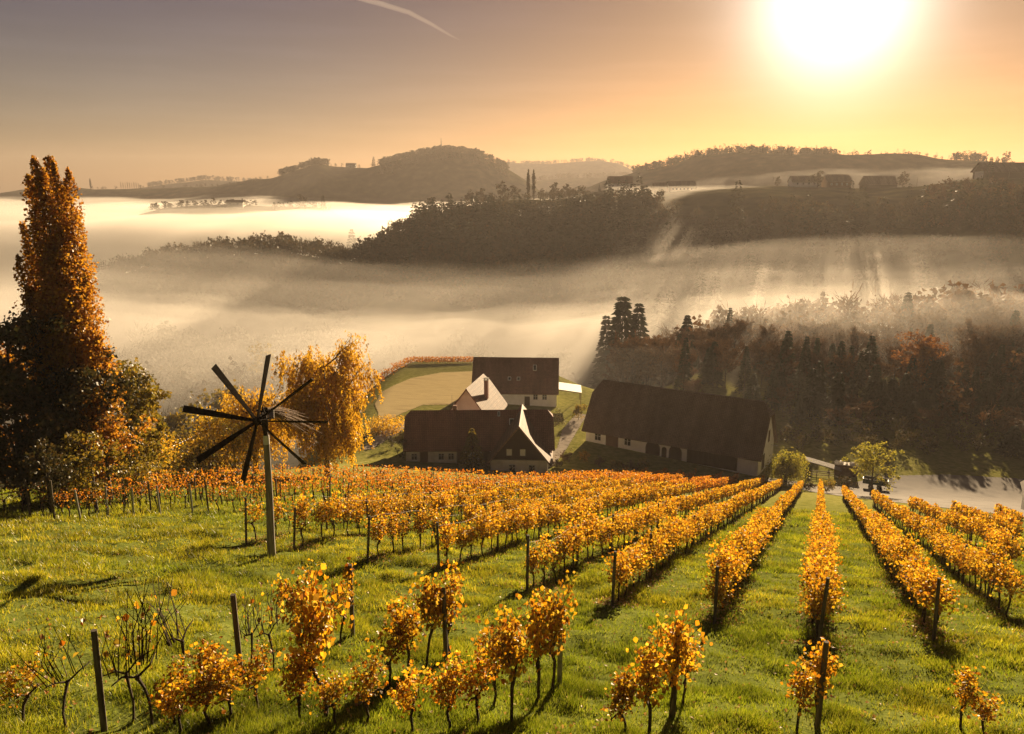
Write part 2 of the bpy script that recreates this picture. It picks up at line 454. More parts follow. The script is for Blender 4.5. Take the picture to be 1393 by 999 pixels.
# ------------------------------------------------------------------ air
hz = MB().box((0, 1780, -10), (6400, 3800, 250))
haze = hz.build('haze', mat_volume('haze_air', (0.40, 0.355, 0.33), 0.00018, 0.3))
tag(haze, 'thin warm haze filling the air over the whole valley', None, None, 'stuff')
def fog_bank(name, x0, x1, y0, y1, top, dens, aniso=0.6, nx=150, ny=110, color=(.93, .87, .80), tmax=None, mx=0.3, my=0.3):
    """closed body of fog: its top follows top(x, y) and sinks to the ground towards its ragged rim"""
    X, Y = np.meshgrid(np.linspace(x0, x1, nx), np.linspace(y0, y1, ny), indexing='ij')
    T = top(X, Y)
    rx = (x1 - x0) * mx; ry = (y1 - y0) * my
    e = np.minimum(np.minimum(X - x0, x1 - X) / rx, np.minimum(Y - y0, y1 - Y) / ry)
    e = sstep(0, 1, np.minimum(e, 1) + np.where(e < 1, .25 * fbm(X, Y, 45, 3, 77) * np.minimum(1, 4 * np.maximum(e, 0)), 0))
    zb = -133.0
    G = np.minimum(H(X, Y), T) - 6.0
    T = G + (T - G) * e
    if tmax is not None: T = np.where(X / np.maximum(Y, 1) > tmax, zb + 1, T)
    rim = np.minimum(np.minimum(X - x0, x1 - X), np.minimum(Y - y0, y1 - Y)) < 1e-6
    T = np.where(rim, zb + 1, np.maximum(T, zb + 1))
    V = np.concatenate([np.stack([X, Y, T], -1).reshape(-1, 3), np.stack([X, Y, np.full_like(X, zb)], -1).reshape(-1, 3)])
    N = nx * ny
    i, j = np.meshgrid(np.arange(nx - 1), np.arange(ny - 1), indexing='ij')
    F = np.stack([i * ny + j, (i + 1) * ny + j, (i + 1) * ny + j + 1, i * ny + j + 1], -1).reshape(-1, 4)
    ring = np.concatenate([np.arange(nx) * ny, (nx - 1) * ny + np.arange(1, ny), np.arange(nx - 2, -1, -1) * ny + ny - 1, np.arange(ny - 2, 0, -1)])
    r2 = np.roll(ring, -1)
    S = np.stack([ring, ring + N, r2 + N, r2], -1)
    me = mesh_np(name, V, [np.concatenate([F, F[:, ::-1] + N, S])], [mat_volume(name, color, dens, aniso)], smooth=True)
    return tag(link(name, me), 'pale morning fog lying in the valley', None, None, 'stuff')
# sea of fog between the spur and the church hill
fog_bank('fog_bank', -1500, 140, 640, 1640, lambda x, y: -34 + 8 * fbm(x, y * 0.6, 170, 4, 31), 0.010, mx=.05, my=.05)
fog_bank('fog_bank', -1500, 160, 660, 1600, lambda x, y: -26 + 6 * fbm(x, y * 0.6, 130, 4, 37), 0.0020, mx=.05, my=.05)
# fog lying in the near valley: shells of thinning fog, one over the other
def valley_top(x, y):
    w = sstep(-60, 90, x)
    left = -51 - .030 * (x + 200) - .065 * (y - 350); right = -44 - .055 * (y - 300)
    t = left * (1 - w) + right * w
    front = 190 + 78 * sstep(-30, 60, x) + 16 * fbm(x, y * 0 + 3.0, 50, 2, 91)
    k = sstep(front, front + 80, y)
    return t - 26 * (1 - k) - 17 * np.exp(-((x + 5) / 120.0) ** 2) * sstep(300, 440, y)
for dz, dn, sc, sd in ((-7, .0030, 90, 41), (0, .0016, 70, 43), (7, .0010, 60, 47), (15, .0006, 75, 49), (25, .00035, 85, 52)):
    fog_bank('fog_bank', -500, 440, 180, 590, lambda x, y: valley_top(x, y) + dz + 6.5 * fbm(x * .42, y, sc, 4, sd) + 1.6 * fbm(x * .8, y, 17, 3, sd + 3), dn, .5, nx=250, ny=150, mx=.12, my=.12)
# thin lit mist lying along the slope under the ridge farms
fog_bank('fog_bank', 30, 560, 430, 692, lambda x, y: -1 - (690 - y) * .162 + 3.0 * fbm(x * .35, y, 60, 4, 53), 0.0040, .5, nx=180, my=.09, mx=.12)
# pale air in the valley between the farm ridge and the ridge under the sun
fog_bank('fog_bank', -60, 1000, 800, 1180, lambda x, y: 10 + 9 * fbm(x * .5, y, 90, 4, 67), 0.0007, .4, nx=120, ny=90)
# breath of mist over the farm
fog_bank('fog_bank', -60, 100, 112, 215, lambda x, y: -38 + 3 * fbm(x, y, 30, 3, 61), 0.00008, nx=80, ny=60)
# mist between the ranks of the wood
fog_bank('fog_bank', 40, 360, 212, 330, lambda x, y: -37 + 5 * fbm(x * .5, y, 35, 4, 83), 0.0011, .5, nx=150, ny=80, my=.15, mx=.15)
# ------------------------------------------------------------------ leaves and wood
GOLD = [(0.55, 0.25, 0.008), (0.66, 0.40, 0.015), (0.70, 0.47, 0.030), (0.52, 0.20, 0.010), (0.62, 0.34, 0.012), (0.32, 0.095, 0.008), (0.72, 0.52, 0.06), (0.20, 0.06, 0.01), (0.36, 0.30, 0.03), (0.44, 0.15, 0.01)]
RUST = [(0.55, 0.17, 0.012), (0.60, 0.26, 0.015), (0.42, 0.10, 0.010), (0.64, 0.36, 0.03), (0.46, 0.18, 0.05), (0.60, 0.30, 0.02), (0.28, 0.07, 0.012)]
def add_object_shift(m, lo=0.78, hi=1.15):
    """copies of one plant differ a little in brightness"""
    nt = m.node_tree
    oi = nt.nodes.new('ShaderNodeObjectInfo')
    mr = nt.nodes.new('ShaderNodeMapRange'); mr.inputs[3].default_value = lo; mr.inputs[4].default_value = hi
    nt.links.new(oi.outputs['Random'], mr.inputs[0])
    for n in list(nt.nodes):
        if n.type in ('BSDF_DIFFUSE', 'BSDF_TRANSLUCENT'):
            l = n.inputs[0].links[0].from_socket
            nt.links.new(nmix(nt, 1.0, l, mr.outputs[0], 'MULTIPLY'), n.inputs[0])
    return m
M_VINE = add_object_shift(mat_leaf('vine_leaves_gold', GOLD, 0.55, 1.2))
M_VINE_RUST = add_object_shift(mat_leaf('vine_leaves_rust', RUST, 0.55, 1.2))
M_WOOD_VINE = mat_solid('vine_bark', [(0.030, 0.020, 0.013), (0.075, 0.050, 0.032)], 14, 0.95, 0.6, 0.02, (1, 1, 0.3))
M_POST = mat_solid('weathered_post', [(0.045, 0.034, 0.026), (0.10, 0.078, 0.058), (0.16, 0.13, 0.10)], 6, 0.9, 0.5, 0.01, (3, 3, 0.25))
M_WIRE = mat_solid('galvanised_wire', [(0.10, 0.095, 0.09), (0.18, 0.17, 0.16)], 5, 0.7, 0, metallic=0.0)
def leaf_cards(P, size, up=0.35, n6=False, droop=None):
    """small folded leaves at P; returns vertices and faces"""
    n = len(P)
    size = np.full(n, size, float) if np.isscalar(size) else size
    a = rng.normal(size=(n, 3)); a[:, 2] -= (0.5 if droop is None else droop)
    a /= np.linalg.norm(a, axis=1)[:, None]
    nn = rng.normal(size=(n, 3)); nn[:, 2] += up
    b = np.cross(nn, a); b /= np.linalg.norm(b, axis=1)[:, None] + 1e-9
    c = np.cross(a, b)
    s = size[:, None]
    fold = rng.uniform(0.05, 0.3, (n, 1))
    if n6:
        pts = [P - a * s * .5, P - a * s * .12 + b * s * .5 + c * s * fold, P + a * s * .22 + b * s * .36 + c * s * fold, P + a * s * .55,
               P + a * s * .22 - b * s * .36 + c * s * fold, P - a * s * .12 - b * s * .5 + c * s * fold]
        V = np.stack(pts, 1).reshape(-1, 3)
        k = np.arange(n)[:, None] * 6
        F = np.concatenate([k + np.array([[0, 1, 2, 3]]), k + np.array([[0, 3, 4, 5]])])
    else:
        pts = [P - a * s * .5, P + b * s * .42 + c * s * fold, P + a * s * .5, P - b * s * .42 + c * s * fold]
        V = np.stack(pts, 1).reshape(-1, 3)
        k = np.arange(n)[:, None] * 4
        F = np.concatenate([k + np.array([[0, 1, 2]]), k + np.array([[0, 2, 3]])])
    return V, F
E_ROW = np.array([0.375, 0.927]); R_ROW = np.array([0.927, -0.375]); AZ_ROW = math.atan2(0.927, 0.375)
SLOPE_ROW = float(PL[1] * 0.375 + PL[2] * 0.927)
def uvw(u, v): return u * 0.375 + v * 0.927, u * 0.927 - v * 0.375
def uv_of(p): return p[0] * 0.375 + p[1] * 0.927, p[0] * 0.927 - p[1] * 0.375

# ------------------------------------------------------------------ vines
def vine_meshes(i, leaves, spread=(0.62, 0.30), z0=0.78, z1=1.95, canes=9, mat=None, lean=0.0, tk=1.0, size=(0.055, 0.115)):
    h = rng.uniform(0.72, 0.86)
    bend = rng.normal(0, 0.05, (5, 2)); bend[0] = 0
    zs = np.linspace(-0.12, h, 5)
    tr = np.column_stack([np.cumsum(bend[:, 0]), np.cumsum(bend[:, 1]) * 0.6, zs])
    t = MB().tube(tr, np.array([0.045, 0.034, 0.030, 0.034, 0.046]) * tk, 6)
    top = tr[-1]
    t.blob(top, np.array((0.06, 0.05, 0.06)) * tk, 7, 5, 0.2)
    for sgn in (-1, 1):
        L = rng.uniform(0.25, 0.5)
        t.tube([top, top + (sgn * L * .5, rng.normal(0, .03), .10 + rng.normal(0, .03)), top + (sgn * L, rng.normal(0, .04), .12)], np.array([0.028, 0.022, 0.013]) * tk, 5)
    c = MB(); anchors = []
    for k in range(canes):
        x0 = rng.uniform(-1, 1) * spread[0] * 0.9
        p0 = top + (np.clip(x0, -.5, .5) * .8 - 0, rng.normal(0, .03), 0.08)
        zt = rng.uniform(z0 + .55 * (z1 - z0), z1)
        pm = np.array([x0, rng.normal(0, spread[1] * .35), (p0[2] + zt) / 2]); pt = np.array([x0 + rng.normal(0, .14) + lean * .2, rng.normal(0, spread[1] * .7), zt])
        c.tube([p0, pm, pt], [0.010, 0.008, 0.005], 3, cap=False)
        anchors.append((p0, pm, pt))
    # leaves sit along the canes, hanging outwards
    A = np.array(anchors)
    ci = rng.integers(0, len(A), leaves); s = np.clip(rng.beta(1.5, 1.1, leaves), 0, 1)
    P = np.where((s < .5)[:, None], A[ci, 0] + (A[ci, 1] - A[ci, 0]) * (s * 2)[:, None], A[ci, 1] + (A[ci, 2] - A[ci, 1]) * (s * 2 - 1)[:, None])
    P = P + rng.normal(0, 1, (leaves, 3)) * np.array([0.13, spread[1] * 0.62, 0.10])
    P[:, 2] = np.maximum(P[:, 2], z0 - 0.22 + 0.2 * rng.random(leaves))
    V, F = leaf_cards(P, rng.uniform(*size, leaves), n6=True)
    f = MB().add(V, F)
    return t.mesh('trunk', M_WOOD_VINE), c.mesh('canes', M_WOOD_VINE), f.mesh('foliage', mat or M_VINE)
DENSE = [vine_meshes(i, int(rng.integers(480, 620))) for i in range(9)]
SPARSE = [vine_meshes(i, n, (0.43, 0.20), 0.74, 1.95, 7) for i, n in enumerate((470, 350, 500, 280, 390, 220, 360))]
BARE = [vine_meshes(i, n, (0.45, 0.2), 0.75, 1.85, 12, tk=.62) for i, n in enumerate((6, 16, 30))]
RUSTY = [vine_meshes(i, n, (0.5, 0.22), 0.72, 1.75, 8, M_VINE_RUST) for i, n in enumerate((40, 70, 100, 55))]
def put_vine(ms, x, y, label, group, scale=1.0, zs=1.0, rz=None):
    o = bpy.data.objects.new('grape_vine', None); COL.objects.link(o)
    o.location = (x, y, h1(x, y) - 0.02)
    o.rotation_euler = (rng.normal(0, .03), rng.normal(0, .03), (AZ_ROW if rz is None else rz) + (math.pi if rng.random() < .5 else 0) + rng.normal(0, .12))
    o.scale = (scale, scale, scale * zs)
    tag(o, label, 'vine', group)
    for nme, me in zip(('trunk', 'canes', 'foliage'), ms): link(nme, me, o)
    return o
def post_mesh(h, r, n=8):
    m = MB(); zs = [-0.4, 0.3, h * .6, h]
    m.tube([(0, 0, z) for z in zs], [r * 1.06, r * 1.03, r, r * .95], n)
    return m
M_POSTME = [post_mesh(h, 0.052).mesh('post', M_POST) for h in (1.98, 2.06, 2.13)]
def put_post(x, y, label, group, lean=0.03, h=1.0):
    o = link('vineyard_post', M_POSTME[int(rng.integers(3))], None, (x, y, h1(x, y)))
    o.rotation_euler = (rng.normal(0, lean), rng.normal(0, lean), rng.uniform(0, 6)); o.scale = (1, 1, h)
    return tag(o, label, 'post', group)

# the far end of the rows, read as ground points under the last vines
ENDS = [(300, 652), (440, 648), (560, 646), (700, 646), (830, 648), (950, 653), (1057, 662), (1090, 668), (1118, 667), (1160, 683), (1230, 696), (1300, 707), (1393, 720), (1500, 735)]
_e = [uv_of(ground_at(*q)) for q in ENDS]; _e.sort(key=lambda q: q[1])
EU = [q[0] for q in _e]; EV = [q[1] for q in _e]
FRONT_PX = {0: (1113, 880), -1: (972, 850), -2: (833, 825), -3: (717, 805), -4: (597, 775), -5: (500, 765), -6: (400, 750), -7: (335, 740), 1: (1270, 872)}
ROW_SAYS = {0: 'the row running straight downhill', -1: 'the first row left of the straight one', -2: 'the second row left of the straight one',
            -3: 'the third row left of the straight one', -4: 'the fourth row left of the straight one', -5: 'the fifth row left of the straight one',
            -6: 'the row beside the wind wheel pole', -7: 'the row starting left of the wind wheel pole', 1: 'the first row right of the straight one',
            2: 'the second row right of the straight one', 3: 'the third row right of the straight one', 4: 'the fourth row right of the straight one', 5: 'the fifth row right of the straight one'}
rows = []
for k in range(-14, 9):
    v = 0.2 + 3.15 * k
    if k in FRONT_PX:
        fu, fv = uv_of(ground_at(*FRONT_PX[k])); v = fv if k > -8 else v
    elif k > 1: fu = 14.0 + 1.2 * k
    else: fu = {-8: 37.0, -9: 42.0, -10: 33.0, -11: 26.0}.get(k, 27.0)
    eu = float(np.interp(v, EV, EU))
    if k <= -8: v = 0.2 + 3.15 * k - 0.6
    if k <= -11: eu = min(eu, 78)
    rows.append((k, v, fu, eu))
spots = []                                     # (distance, x, y, row, index in row)
posts = []
for k, v, fu, eu in rows:
    i = 0; u = fu + 0.75
    while u < eu:
        uu = u + rng.normal(0, .08); vv = v + rng.normal(0, .05)
        x, y = uvw(uu, vv)
        if y > 2 and -0.72 < x / y < 0.68: spots.append((math.hypot(x, y), x, y, k, i))
        if i % 5 == 0:
            px_, py_ = uvw(u - 0.75 if i == 0 else u - 0.45, v)
            if py_ > 2 and -0.72 < px_ / py_ < 0.68: posts.append((math.hypot(px_, py_), px_, py_, k, i))
        u += 1.12; i += 1
spots.sort(); posts.sort()
far_vines = []
nv = 0
for dist, x, y, k, i in spots:
    says = ROW_SAYS.get(k)
    sparse_row = k <= -8
    if k <= -10: kind = 'rust'
    elif k <= -5: kind = 'gold_sparse' if rng.random() < (.75 if i < 9 else .5) else ('bare' if rng.random() < (.75 if i < 9 else .2) else 'dense')
    else: kind = 'dense'
    if k in (-3, -4) and i < 3: kind = 'gold_sparse'
    if nv < 262:
        nv += 1
        if kind == 'dense': ms = DENSE[int(rng.integers(len(DENSE)))]
        elif kind == 'gold_sparse': ms = SPARSE[int(rng.integers(len(SPARSE)))]
        elif kind == 'bare': ms = BARE[int(rng.integers(len(BARE)))]
        else: ms = RUSTY[int(rng.integers(len(RUSTY)))]
        where = says or ('the thin rows on the crest beyond the wind wheel' if k < 0 else 'the rows at the far right edge')
        look = {'dense': 'leafy golden vine', 'gold_sparse': 'half bare golden vine', 'bare': 'leafless dark vine', 'rust': 'thin rusty red vine'}[kind]
        lab = f'{look} in {where}' if i else f'{look} heading {where}'
        if len(lab.split()) > 16: print('LONG', lab)
        put_vine(ms, x, y, lab, f'vines in {where}', rng.uniform(.92, 1.1), rng.uniform(.93, 1.06))
    else: far_vines.append((x, y, k, i, kind, dist))
for n_, (dist, x, y, k, i) in enumerate(posts[:150]):
    where = ROW_SAYS.get(k) or ('the thin reddish rows on the crest' if k < 0 else 'the rows at the far right edge')
    lab = f'dark wooden end post of {where}' if i == 0 else f'slim wooden post in {where}'
    put_post(x, y, ' '.join(lab.split()[:16]), f'posts of {where}', 0.05 if k < -4 else 0.025, 1.0 if i == 0 else 0.92)
# the rest of the vineyard reads as one mass of leaves
def far_mass(name, sel, mat, label, seed_leaves):
    L = []; S = []; W = MB()
    for x, y, k, i, kind, dist in sel:
        z = h1(x, y)
        n = int(seed_leaves * {'dense': 1.0, 'gold_sparse': .65, 'bare': .12, 'rust': .55}[kind] * np.clip(70 / dist, .6, 1.2) * (.55 if k < -9 else 1))
        q = rng.uniform(-1, 1, (n, 3)) * np.array([.60, .23, .56]); q[:, 1] *= 1.2 - .5 * np.abs(q[:, 2] / .6)
        q[:, 2] += rng.normal(0, .08) + 0.10 * rng.random(n)
        P = np.column_stack([x + q[:, 0] * E_ROW[0] + q[:, 1] * R_ROW[0], y + q[:, 0] * E_ROW[1] + q[:, 1] * R_ROW[1], z + 1.40 + q[:, 2] + q[:, 0] * SLOPE_ROW])
        L.append(P); S.append(rng.uniform(.15, .25, n) * np.clip(dist / 75, .85, 1.35))
        W.tube([(x, y, z - .1), (x + rng.normal(0, .04), y, z + .5), (x + rng.normal(0, .06), y, z + 1.0)], [.04, .033, .03], 4, cap=False)
    P = np.concatenate(L); V, F = leaf_cards(P, np.concatenate(S))
    n4 = MB().add(V, F)
    me = n4.mesh(name, mat)
    o = tag(link(name, me), label, None, None, 'stuff')
    W.build('trunks', M_WOOD_VINE, o)
    o.children[0]['kind'] = 'stuff'
    return o
far_mass('vineyard_foliage', [q for q in far_vines if q[2] > -8 and not (q[2] < -3 and q[5] > 92)], M_VINE, 'massed golden vine rows further down the slope', 125)
far_mass('vineyard_foliage', [q for q in far_vines if q[2] <= -8 or (q[2] < -3 and q[5] > 92)], M_VINE_RUST, 'massed red and orange vine rows in front of the farmhouse', 85)
# posts far down the rows
W = MB()
for dist, x, y, k, i in posts[150:]:
    z = h1(x, y); W.tube([(x, y, z - .2), (x, y, z + 1.85)], .05, 5)
tag(W.build('vineyard_stakes', M_POST), 'slim posts standing far down in the vine rows', None, None, 'stuff')
# trellis wires
for k, v, fu, eu in rows:
    if k < -9 or k > -3: continue
    says = ROW_SAYS.get(k, 'the thin row beyond the wind wheel')
    o = thing('trellis_wire', f'pale wires strung along {says}' if k > -8 else f'pale wires strung along the {["first", "second"][-8 - k]} thin row beyond the wind wheel', 'wire', (*uvw(fu, v), h1(*uvw(fu, v))), group=None)
    us = np.arange(fu, min(eu, fu + 60), 1.2)
    for hh in (0.85, 1.35, 1.85):
        pts = []
        for u in us:
            x, y = uvw(u, v); pts.append((x - o.location.x, y - o.location.y, h1(x, y) + hh - o.location.z))
        MB().tube(pts, 0.0035, 3, cap=False).build('wire', M_WIRE, o)
# near block: thin young vines below the headland
NB = [  # end post pixel, row line towards the camera (u lengths), label of the row
    ((480, 865), 'the row ending at the lone leafy stake'), ((605, 900), 'the short row under the wind wheel shadow'), ((760, 935), 'the short row with the pale metal stake'),
    ((915, 965), 'the short row nearest the lower middle'), ((1090, 985), 'the short clump at the straight row'), ((1312, 985), 'the red clump at the lower right')]
near_rows = []
for (q, says) in NB: near_rows.append((uv_of(ground_at(*q)), says, q))
def near_vine(px, py, ms, label, sc=1.0, zs=1.0):
    p = ground_at(px, py)
    return put_vine(ms, p[0], p[1], label, None, sc * .95, zs * 1.12)
NEAR = [
    (442, 975, 'S', 2, 1.12, 1.25, 'tall golden vine with a long dark bare trunk, largest near the bottom edge'),
    (412, 885, 'S', 0, 1.00, 1.05, 'golden vine beside the tall one, its trunk knobbed at mid height'),
    (462, 880, 'S', 5, 0.90, 1.00, 'small golden vine between the tall vine and the leafy stake'),
    (372, 915, 'B', 2, 1.00, 1.05, 'nearly leafless vine with knotted head right of the dark iron stake'),
    (405, 985, 'S', 4, 0.82, 0.80, 'low orange vine left of the long bare trunk'),
    (455, 990, 'S', 1, 0.72, 0.75, 'low orange vine crouching at the foot of the tall vine'),
    (530, 945, 'S', 3, 0.95, 0.95, 'scrawny orange vine with red lower leaves under the headland'),
    (555, 930, 'S', 1, 0.95, 1.00, 'twisted golden vine leaning beside the pair with the stake'),
    (582, 905, 'S', 2, 1.00, 1.00, 'full golden vine leaning on the stake of the second short row'),
    (610, 900, 'S', 0, 1.05, 1.10, 'tall narrow golden vine climbing the stake of the second short row'),
    (728, 955, 'S', 4, 1.05, 1.10, 'golden vine with trailing shoots left of the pale metal stake'),
    (752, 938, 'S', 0, 1.05, 1.15, 'bright golden vine winding round the pale metal stake'),
    (697, 985, 'S', 2, 1.05, 1.05, 'golden vine with fan shaped crown in front of the pale stake'),
    (652, 990, 'S', 1, 0.85, 0.90, 'low golden vine at the bottom between two stakes'),
    (610, 995, 'S', 0, 0.85, 0.85, 'broad orange vine lying low at the bottom edge'),
    (560, 999, 'S', 3, 0.80, 0.80, 'small red leaved vine at the bottom edge'),
    (912, 975, 'S', 2, 1.00, 1.10, 'narrow golden vine on the stake in the lower middle'),
    (882, 999, 'S', 0, 1.05, 1.00, 'bushy golden vine spilling over at the lower middle edge'),
    (850, 999, 'S', 2, 0.85, 0.75, 'low golden vine left of the bushy one at the bottom edge'),
    (1108, 985, 'S', 2, 0.92, 0.95, 'orange vine clump standing in the shadow of the straight row'),
    (1085, 999, 'S', 1, 0.85, 0.85, 'orange vine with one long arching shoot below the straight row'),
    (1310, 992, 'S', 4, 0.80, 0.80, 'upright red and orange vine at the lower right corner'),
    (1335, 999, 'S', 3, 0.75, 0.62, 'low red vine at the lower right corner'),
    (352, 965, 'S', 1, 0.78, 0.75, 'low orange vine at the foot of the dark iron stake'),
    (318, 985, 'S', 4, 0.80, 0.78, 'low bushy orange vine left of the dark iron stake'),
    (282, 990, 'S', 0, 0.80, 0.72, 'low orange vine with upright shoots in the lower left'),
    (245, 997, 'S', 3, 0.72, 0.66, 'red tinted low vine in the lower left'),
    (205, 985, 'B', 1, 1.25, 1.10, 'bare vine with long thin spreading canes in the lower left'),
    (255, 940, 'B', 0, 1.20, 1.05, 'leafless vine with forked canes left of the dark iron stake'),
    (180, 985, 'B', 2, 1.10, 1.00, 'bare vine with a few last orange leaves beside the leftmost stake'),
    (30, 985, 'S', 5, 0.80, 0.70, 'tiny orange vine beyond the leftmost stake'),
    (92, 992, 'B', 1, 1.05, 0.95, 'leafless vine left of the leftmost stake'),
    (288, 960, 'S', 2, 0.80, 0.78, 'rounded orange vine between the bare forked vine and the iron stake'),
    (240, 985, 'S', 1, 0.75, 0.70, 'orange vine at the foot of the bare forked vine'),
    (500, 985, 'S', 6, 0.80, 0.78, 'low orange vine right of the tall vine at the bottom edge'),
    (672, 960, 'S', 6, 0.95, 0.95, 'golden vine behind the fan shaped one'),
    (930, 960, 'S', 3, 0.85, 0.95, 'small golden vine right of the narrow one in the lower middle'),
    (345, 915, 'B', 1, 1.00, 1.00, 'leafless vine with spurred trunk right behind the dark iron stake'),
]
for px, py, kd, idx, sc, zs, lab in NEAR: near_vine(px, py, (SPARSE if kd == 'S' else BARE)[idx], lab, sc, zs)
M_STEEL = mat_solid('zinc_stake', [(0.16, 0.155, 0.14), (0.30, 0.29, 0.27)], 7, 0.5, 0.2, 0.005, metallic=0.5)
for (px, py), lab, mt in [((480, 865), 'slim dark stake with leaves round its top, alone on the headland', 0), ((607, 902), 'stake half hidden by the tall narrow vine', 0), ((761, 938), 'pale metal stake of the third short row', 1),
                          ((915, 975), 'dark stake inside the narrow vine at the lower middle', 0), ((329, 932), 'dark iron stake with wire clips in the lower left', 0), ((142, 996), 'leftmost dark stake at the bottom edge', 0), ((1112, 990), 'short stake in the orange clump below the straight row', 0)]:
    p = ground_at(px, py)
    o = put_post(p[0], p[1], lab, None, 0.015, 0.93)
    if mt: o.data = o.data.copy(); o.data.materials[0] = M_STEEL
p = ground_at(480, 865)
V, F = leaf_cards(np.array([p[0], p[1], p[2] + 1.72]) + rng.normal(0, 1, (34, 3)) * np.array([.07, .07, .22]), rng.uniform(.1, .16, 34), n6=True)
tag(MB().add(V, F).build('vine_shoot', M_VINE), 'clutch of golden leaves round the top of the lone stake', 'vine')
# ------------------------------------------------------------------ grass
M_GRASS = mat_leaf('grass_blades', [(0.10, 0.125, 0.007), (0.20, 0.23, 0.010), (0.29, 0.29, 0.016), (0.14, 0.165, 0.009), (0.40, 0.35, 0.06), (0.17, 0.20, 0.010)], 0.5, 0.35)
_nt = M_GRASS.node_tree
_pn = noise(_nt, 0.11, 4, 0.6); _pf = ramp(_nt, _pn, [(0.42, (0, 0, 0)), (0.60, (1, 1, 1))])
_pn2 = noise(_nt, 0.7, 4, 0.6); _pf2 = ramp(_nt, _pn2, [(0.30, (0.45, 0.48, 0.5)), (0.62, (1.12, 1.1, 1.0))])
for _n in list(_nt.nodes):
    if _n.type in ('BSDF_DIFFUSE', 'BSDF_TRANSLUCENT'):
        _l = _n.inputs[0].links[0].from_socket
        _c = nmix(_nt, _pf, nmix(_nt, 1.0, _l, (0.78, 0.95, 0.85), 'MULTIPLY'), nmix(_nt, 1.0, _l, (1.30, 1.26, 1.0), 'MULTIPLY'))
        _nt.links.new(nmix(_nt, 1.0, _c, _pf2, 'MULTIPLY'), _n.inputs[0])
def grass_field(n, r0, r1, blades=3):
    r = np.exp(rng.uniform(math.log(r0), math.log(r1), n)); a = rng.uniform(R(-44), R(40), n)
    x, y = r * np.sin(a), r * np.cos(a)
    cl = fbm(x, y, 1.1, 3, 51)
    keep = rng.random(n) < np.clip(0.75 + 0.9 * cl, 0.15, 1)
    x, y, r, cl = x[keep], y[keep], r[keep], cl[keep]
    z = H(x, y)
    n = len(x); Vs = []; 
    hgt = (0.045 + 0.055 * rng.random(n) + 0.11 * np.maximum(cl, 0) ** 1.3) * (0.9 + r / 60)
    wd = 0.0075 * (0.55 + r / 16)
    for b in range(blades):
        an = rng.uniform(0, 2 * math.pi, n); le = rng.uniform(.2, .9, n) * hgt
        ox = x + rng.normal(0, .05, n) * (.6 + r / 25); oy = y + rng.normal(0, .05, n) * (.6 + r / 25)
        pa = rng.uniform(0, 2 * math.pi, n)
        dx, dy = np.cos(pa) * wd, np.sin(pa) * wd
        h_ = hgt * rng.uniform(.6, 1.15, n)
        Vs.append(np.stack([np.column_stack([ox - dx, oy - dy, z - .03]), np.column_stack([ox + dx, oy + dy, z - .03]), np.column_stack([ox + np.cos(an) * le, oy + np.sin(an) * le, z + h_])], 1))
    V = np.concatenate(Vs).reshape(-1, 3)
    return V, np.arange(len(V)).reshape(-1, 3)
V, F = grass_field(300000, 9.0, 85.0)
tag(link('grass', mesh_np('grass', V, [F], [M_GRASS])), 'short green meadow grass between the vine rows', None, None, 'stuff')
# leaves lying under the rows
P = []
for k, v, fu, eu in rows:
    if k < -9 or k > 4: continue
    n = 1500
    u = fu + (min(eu, fu + 55) - fu) * rng.random(n) ** 1.6; vv = v + rng.normal(0, .42, n)
    x, y = uvw(u, vv); P.append(np.column_stack([x, y, H(x, y) + 0.03 + .05 * rng.random(n)]))
r = np.exp(rng.uniform(math.log(9), math.log(40), 2600)); a = rng.uniform(R(-40), R(38), 2600)
P.append(np.column_stack([r * np.sin(a), r * np.cos(a), H(r * np.sin(a), r * np.cos(a)) + .05]))
P = np.concatenate(P)
V, F = leaf_cards(P, rng.uniform(.05, .11, len(P)), up=3.0)
M_LITTER = mat_leaf('dry_leaves', [(0.30, 0.16, 0.05), (0.45, 0.30, 0.12), (0.22, 0.09, 0.03), (0.55, 0.45, 0.28), (0.40, 0.20, 0.04)], 0.3)
tag(MB().add(V, F).build('fallen_leaves', M_LITTER), 'dry leaves scattered on the grass', None, None, 'stuff')
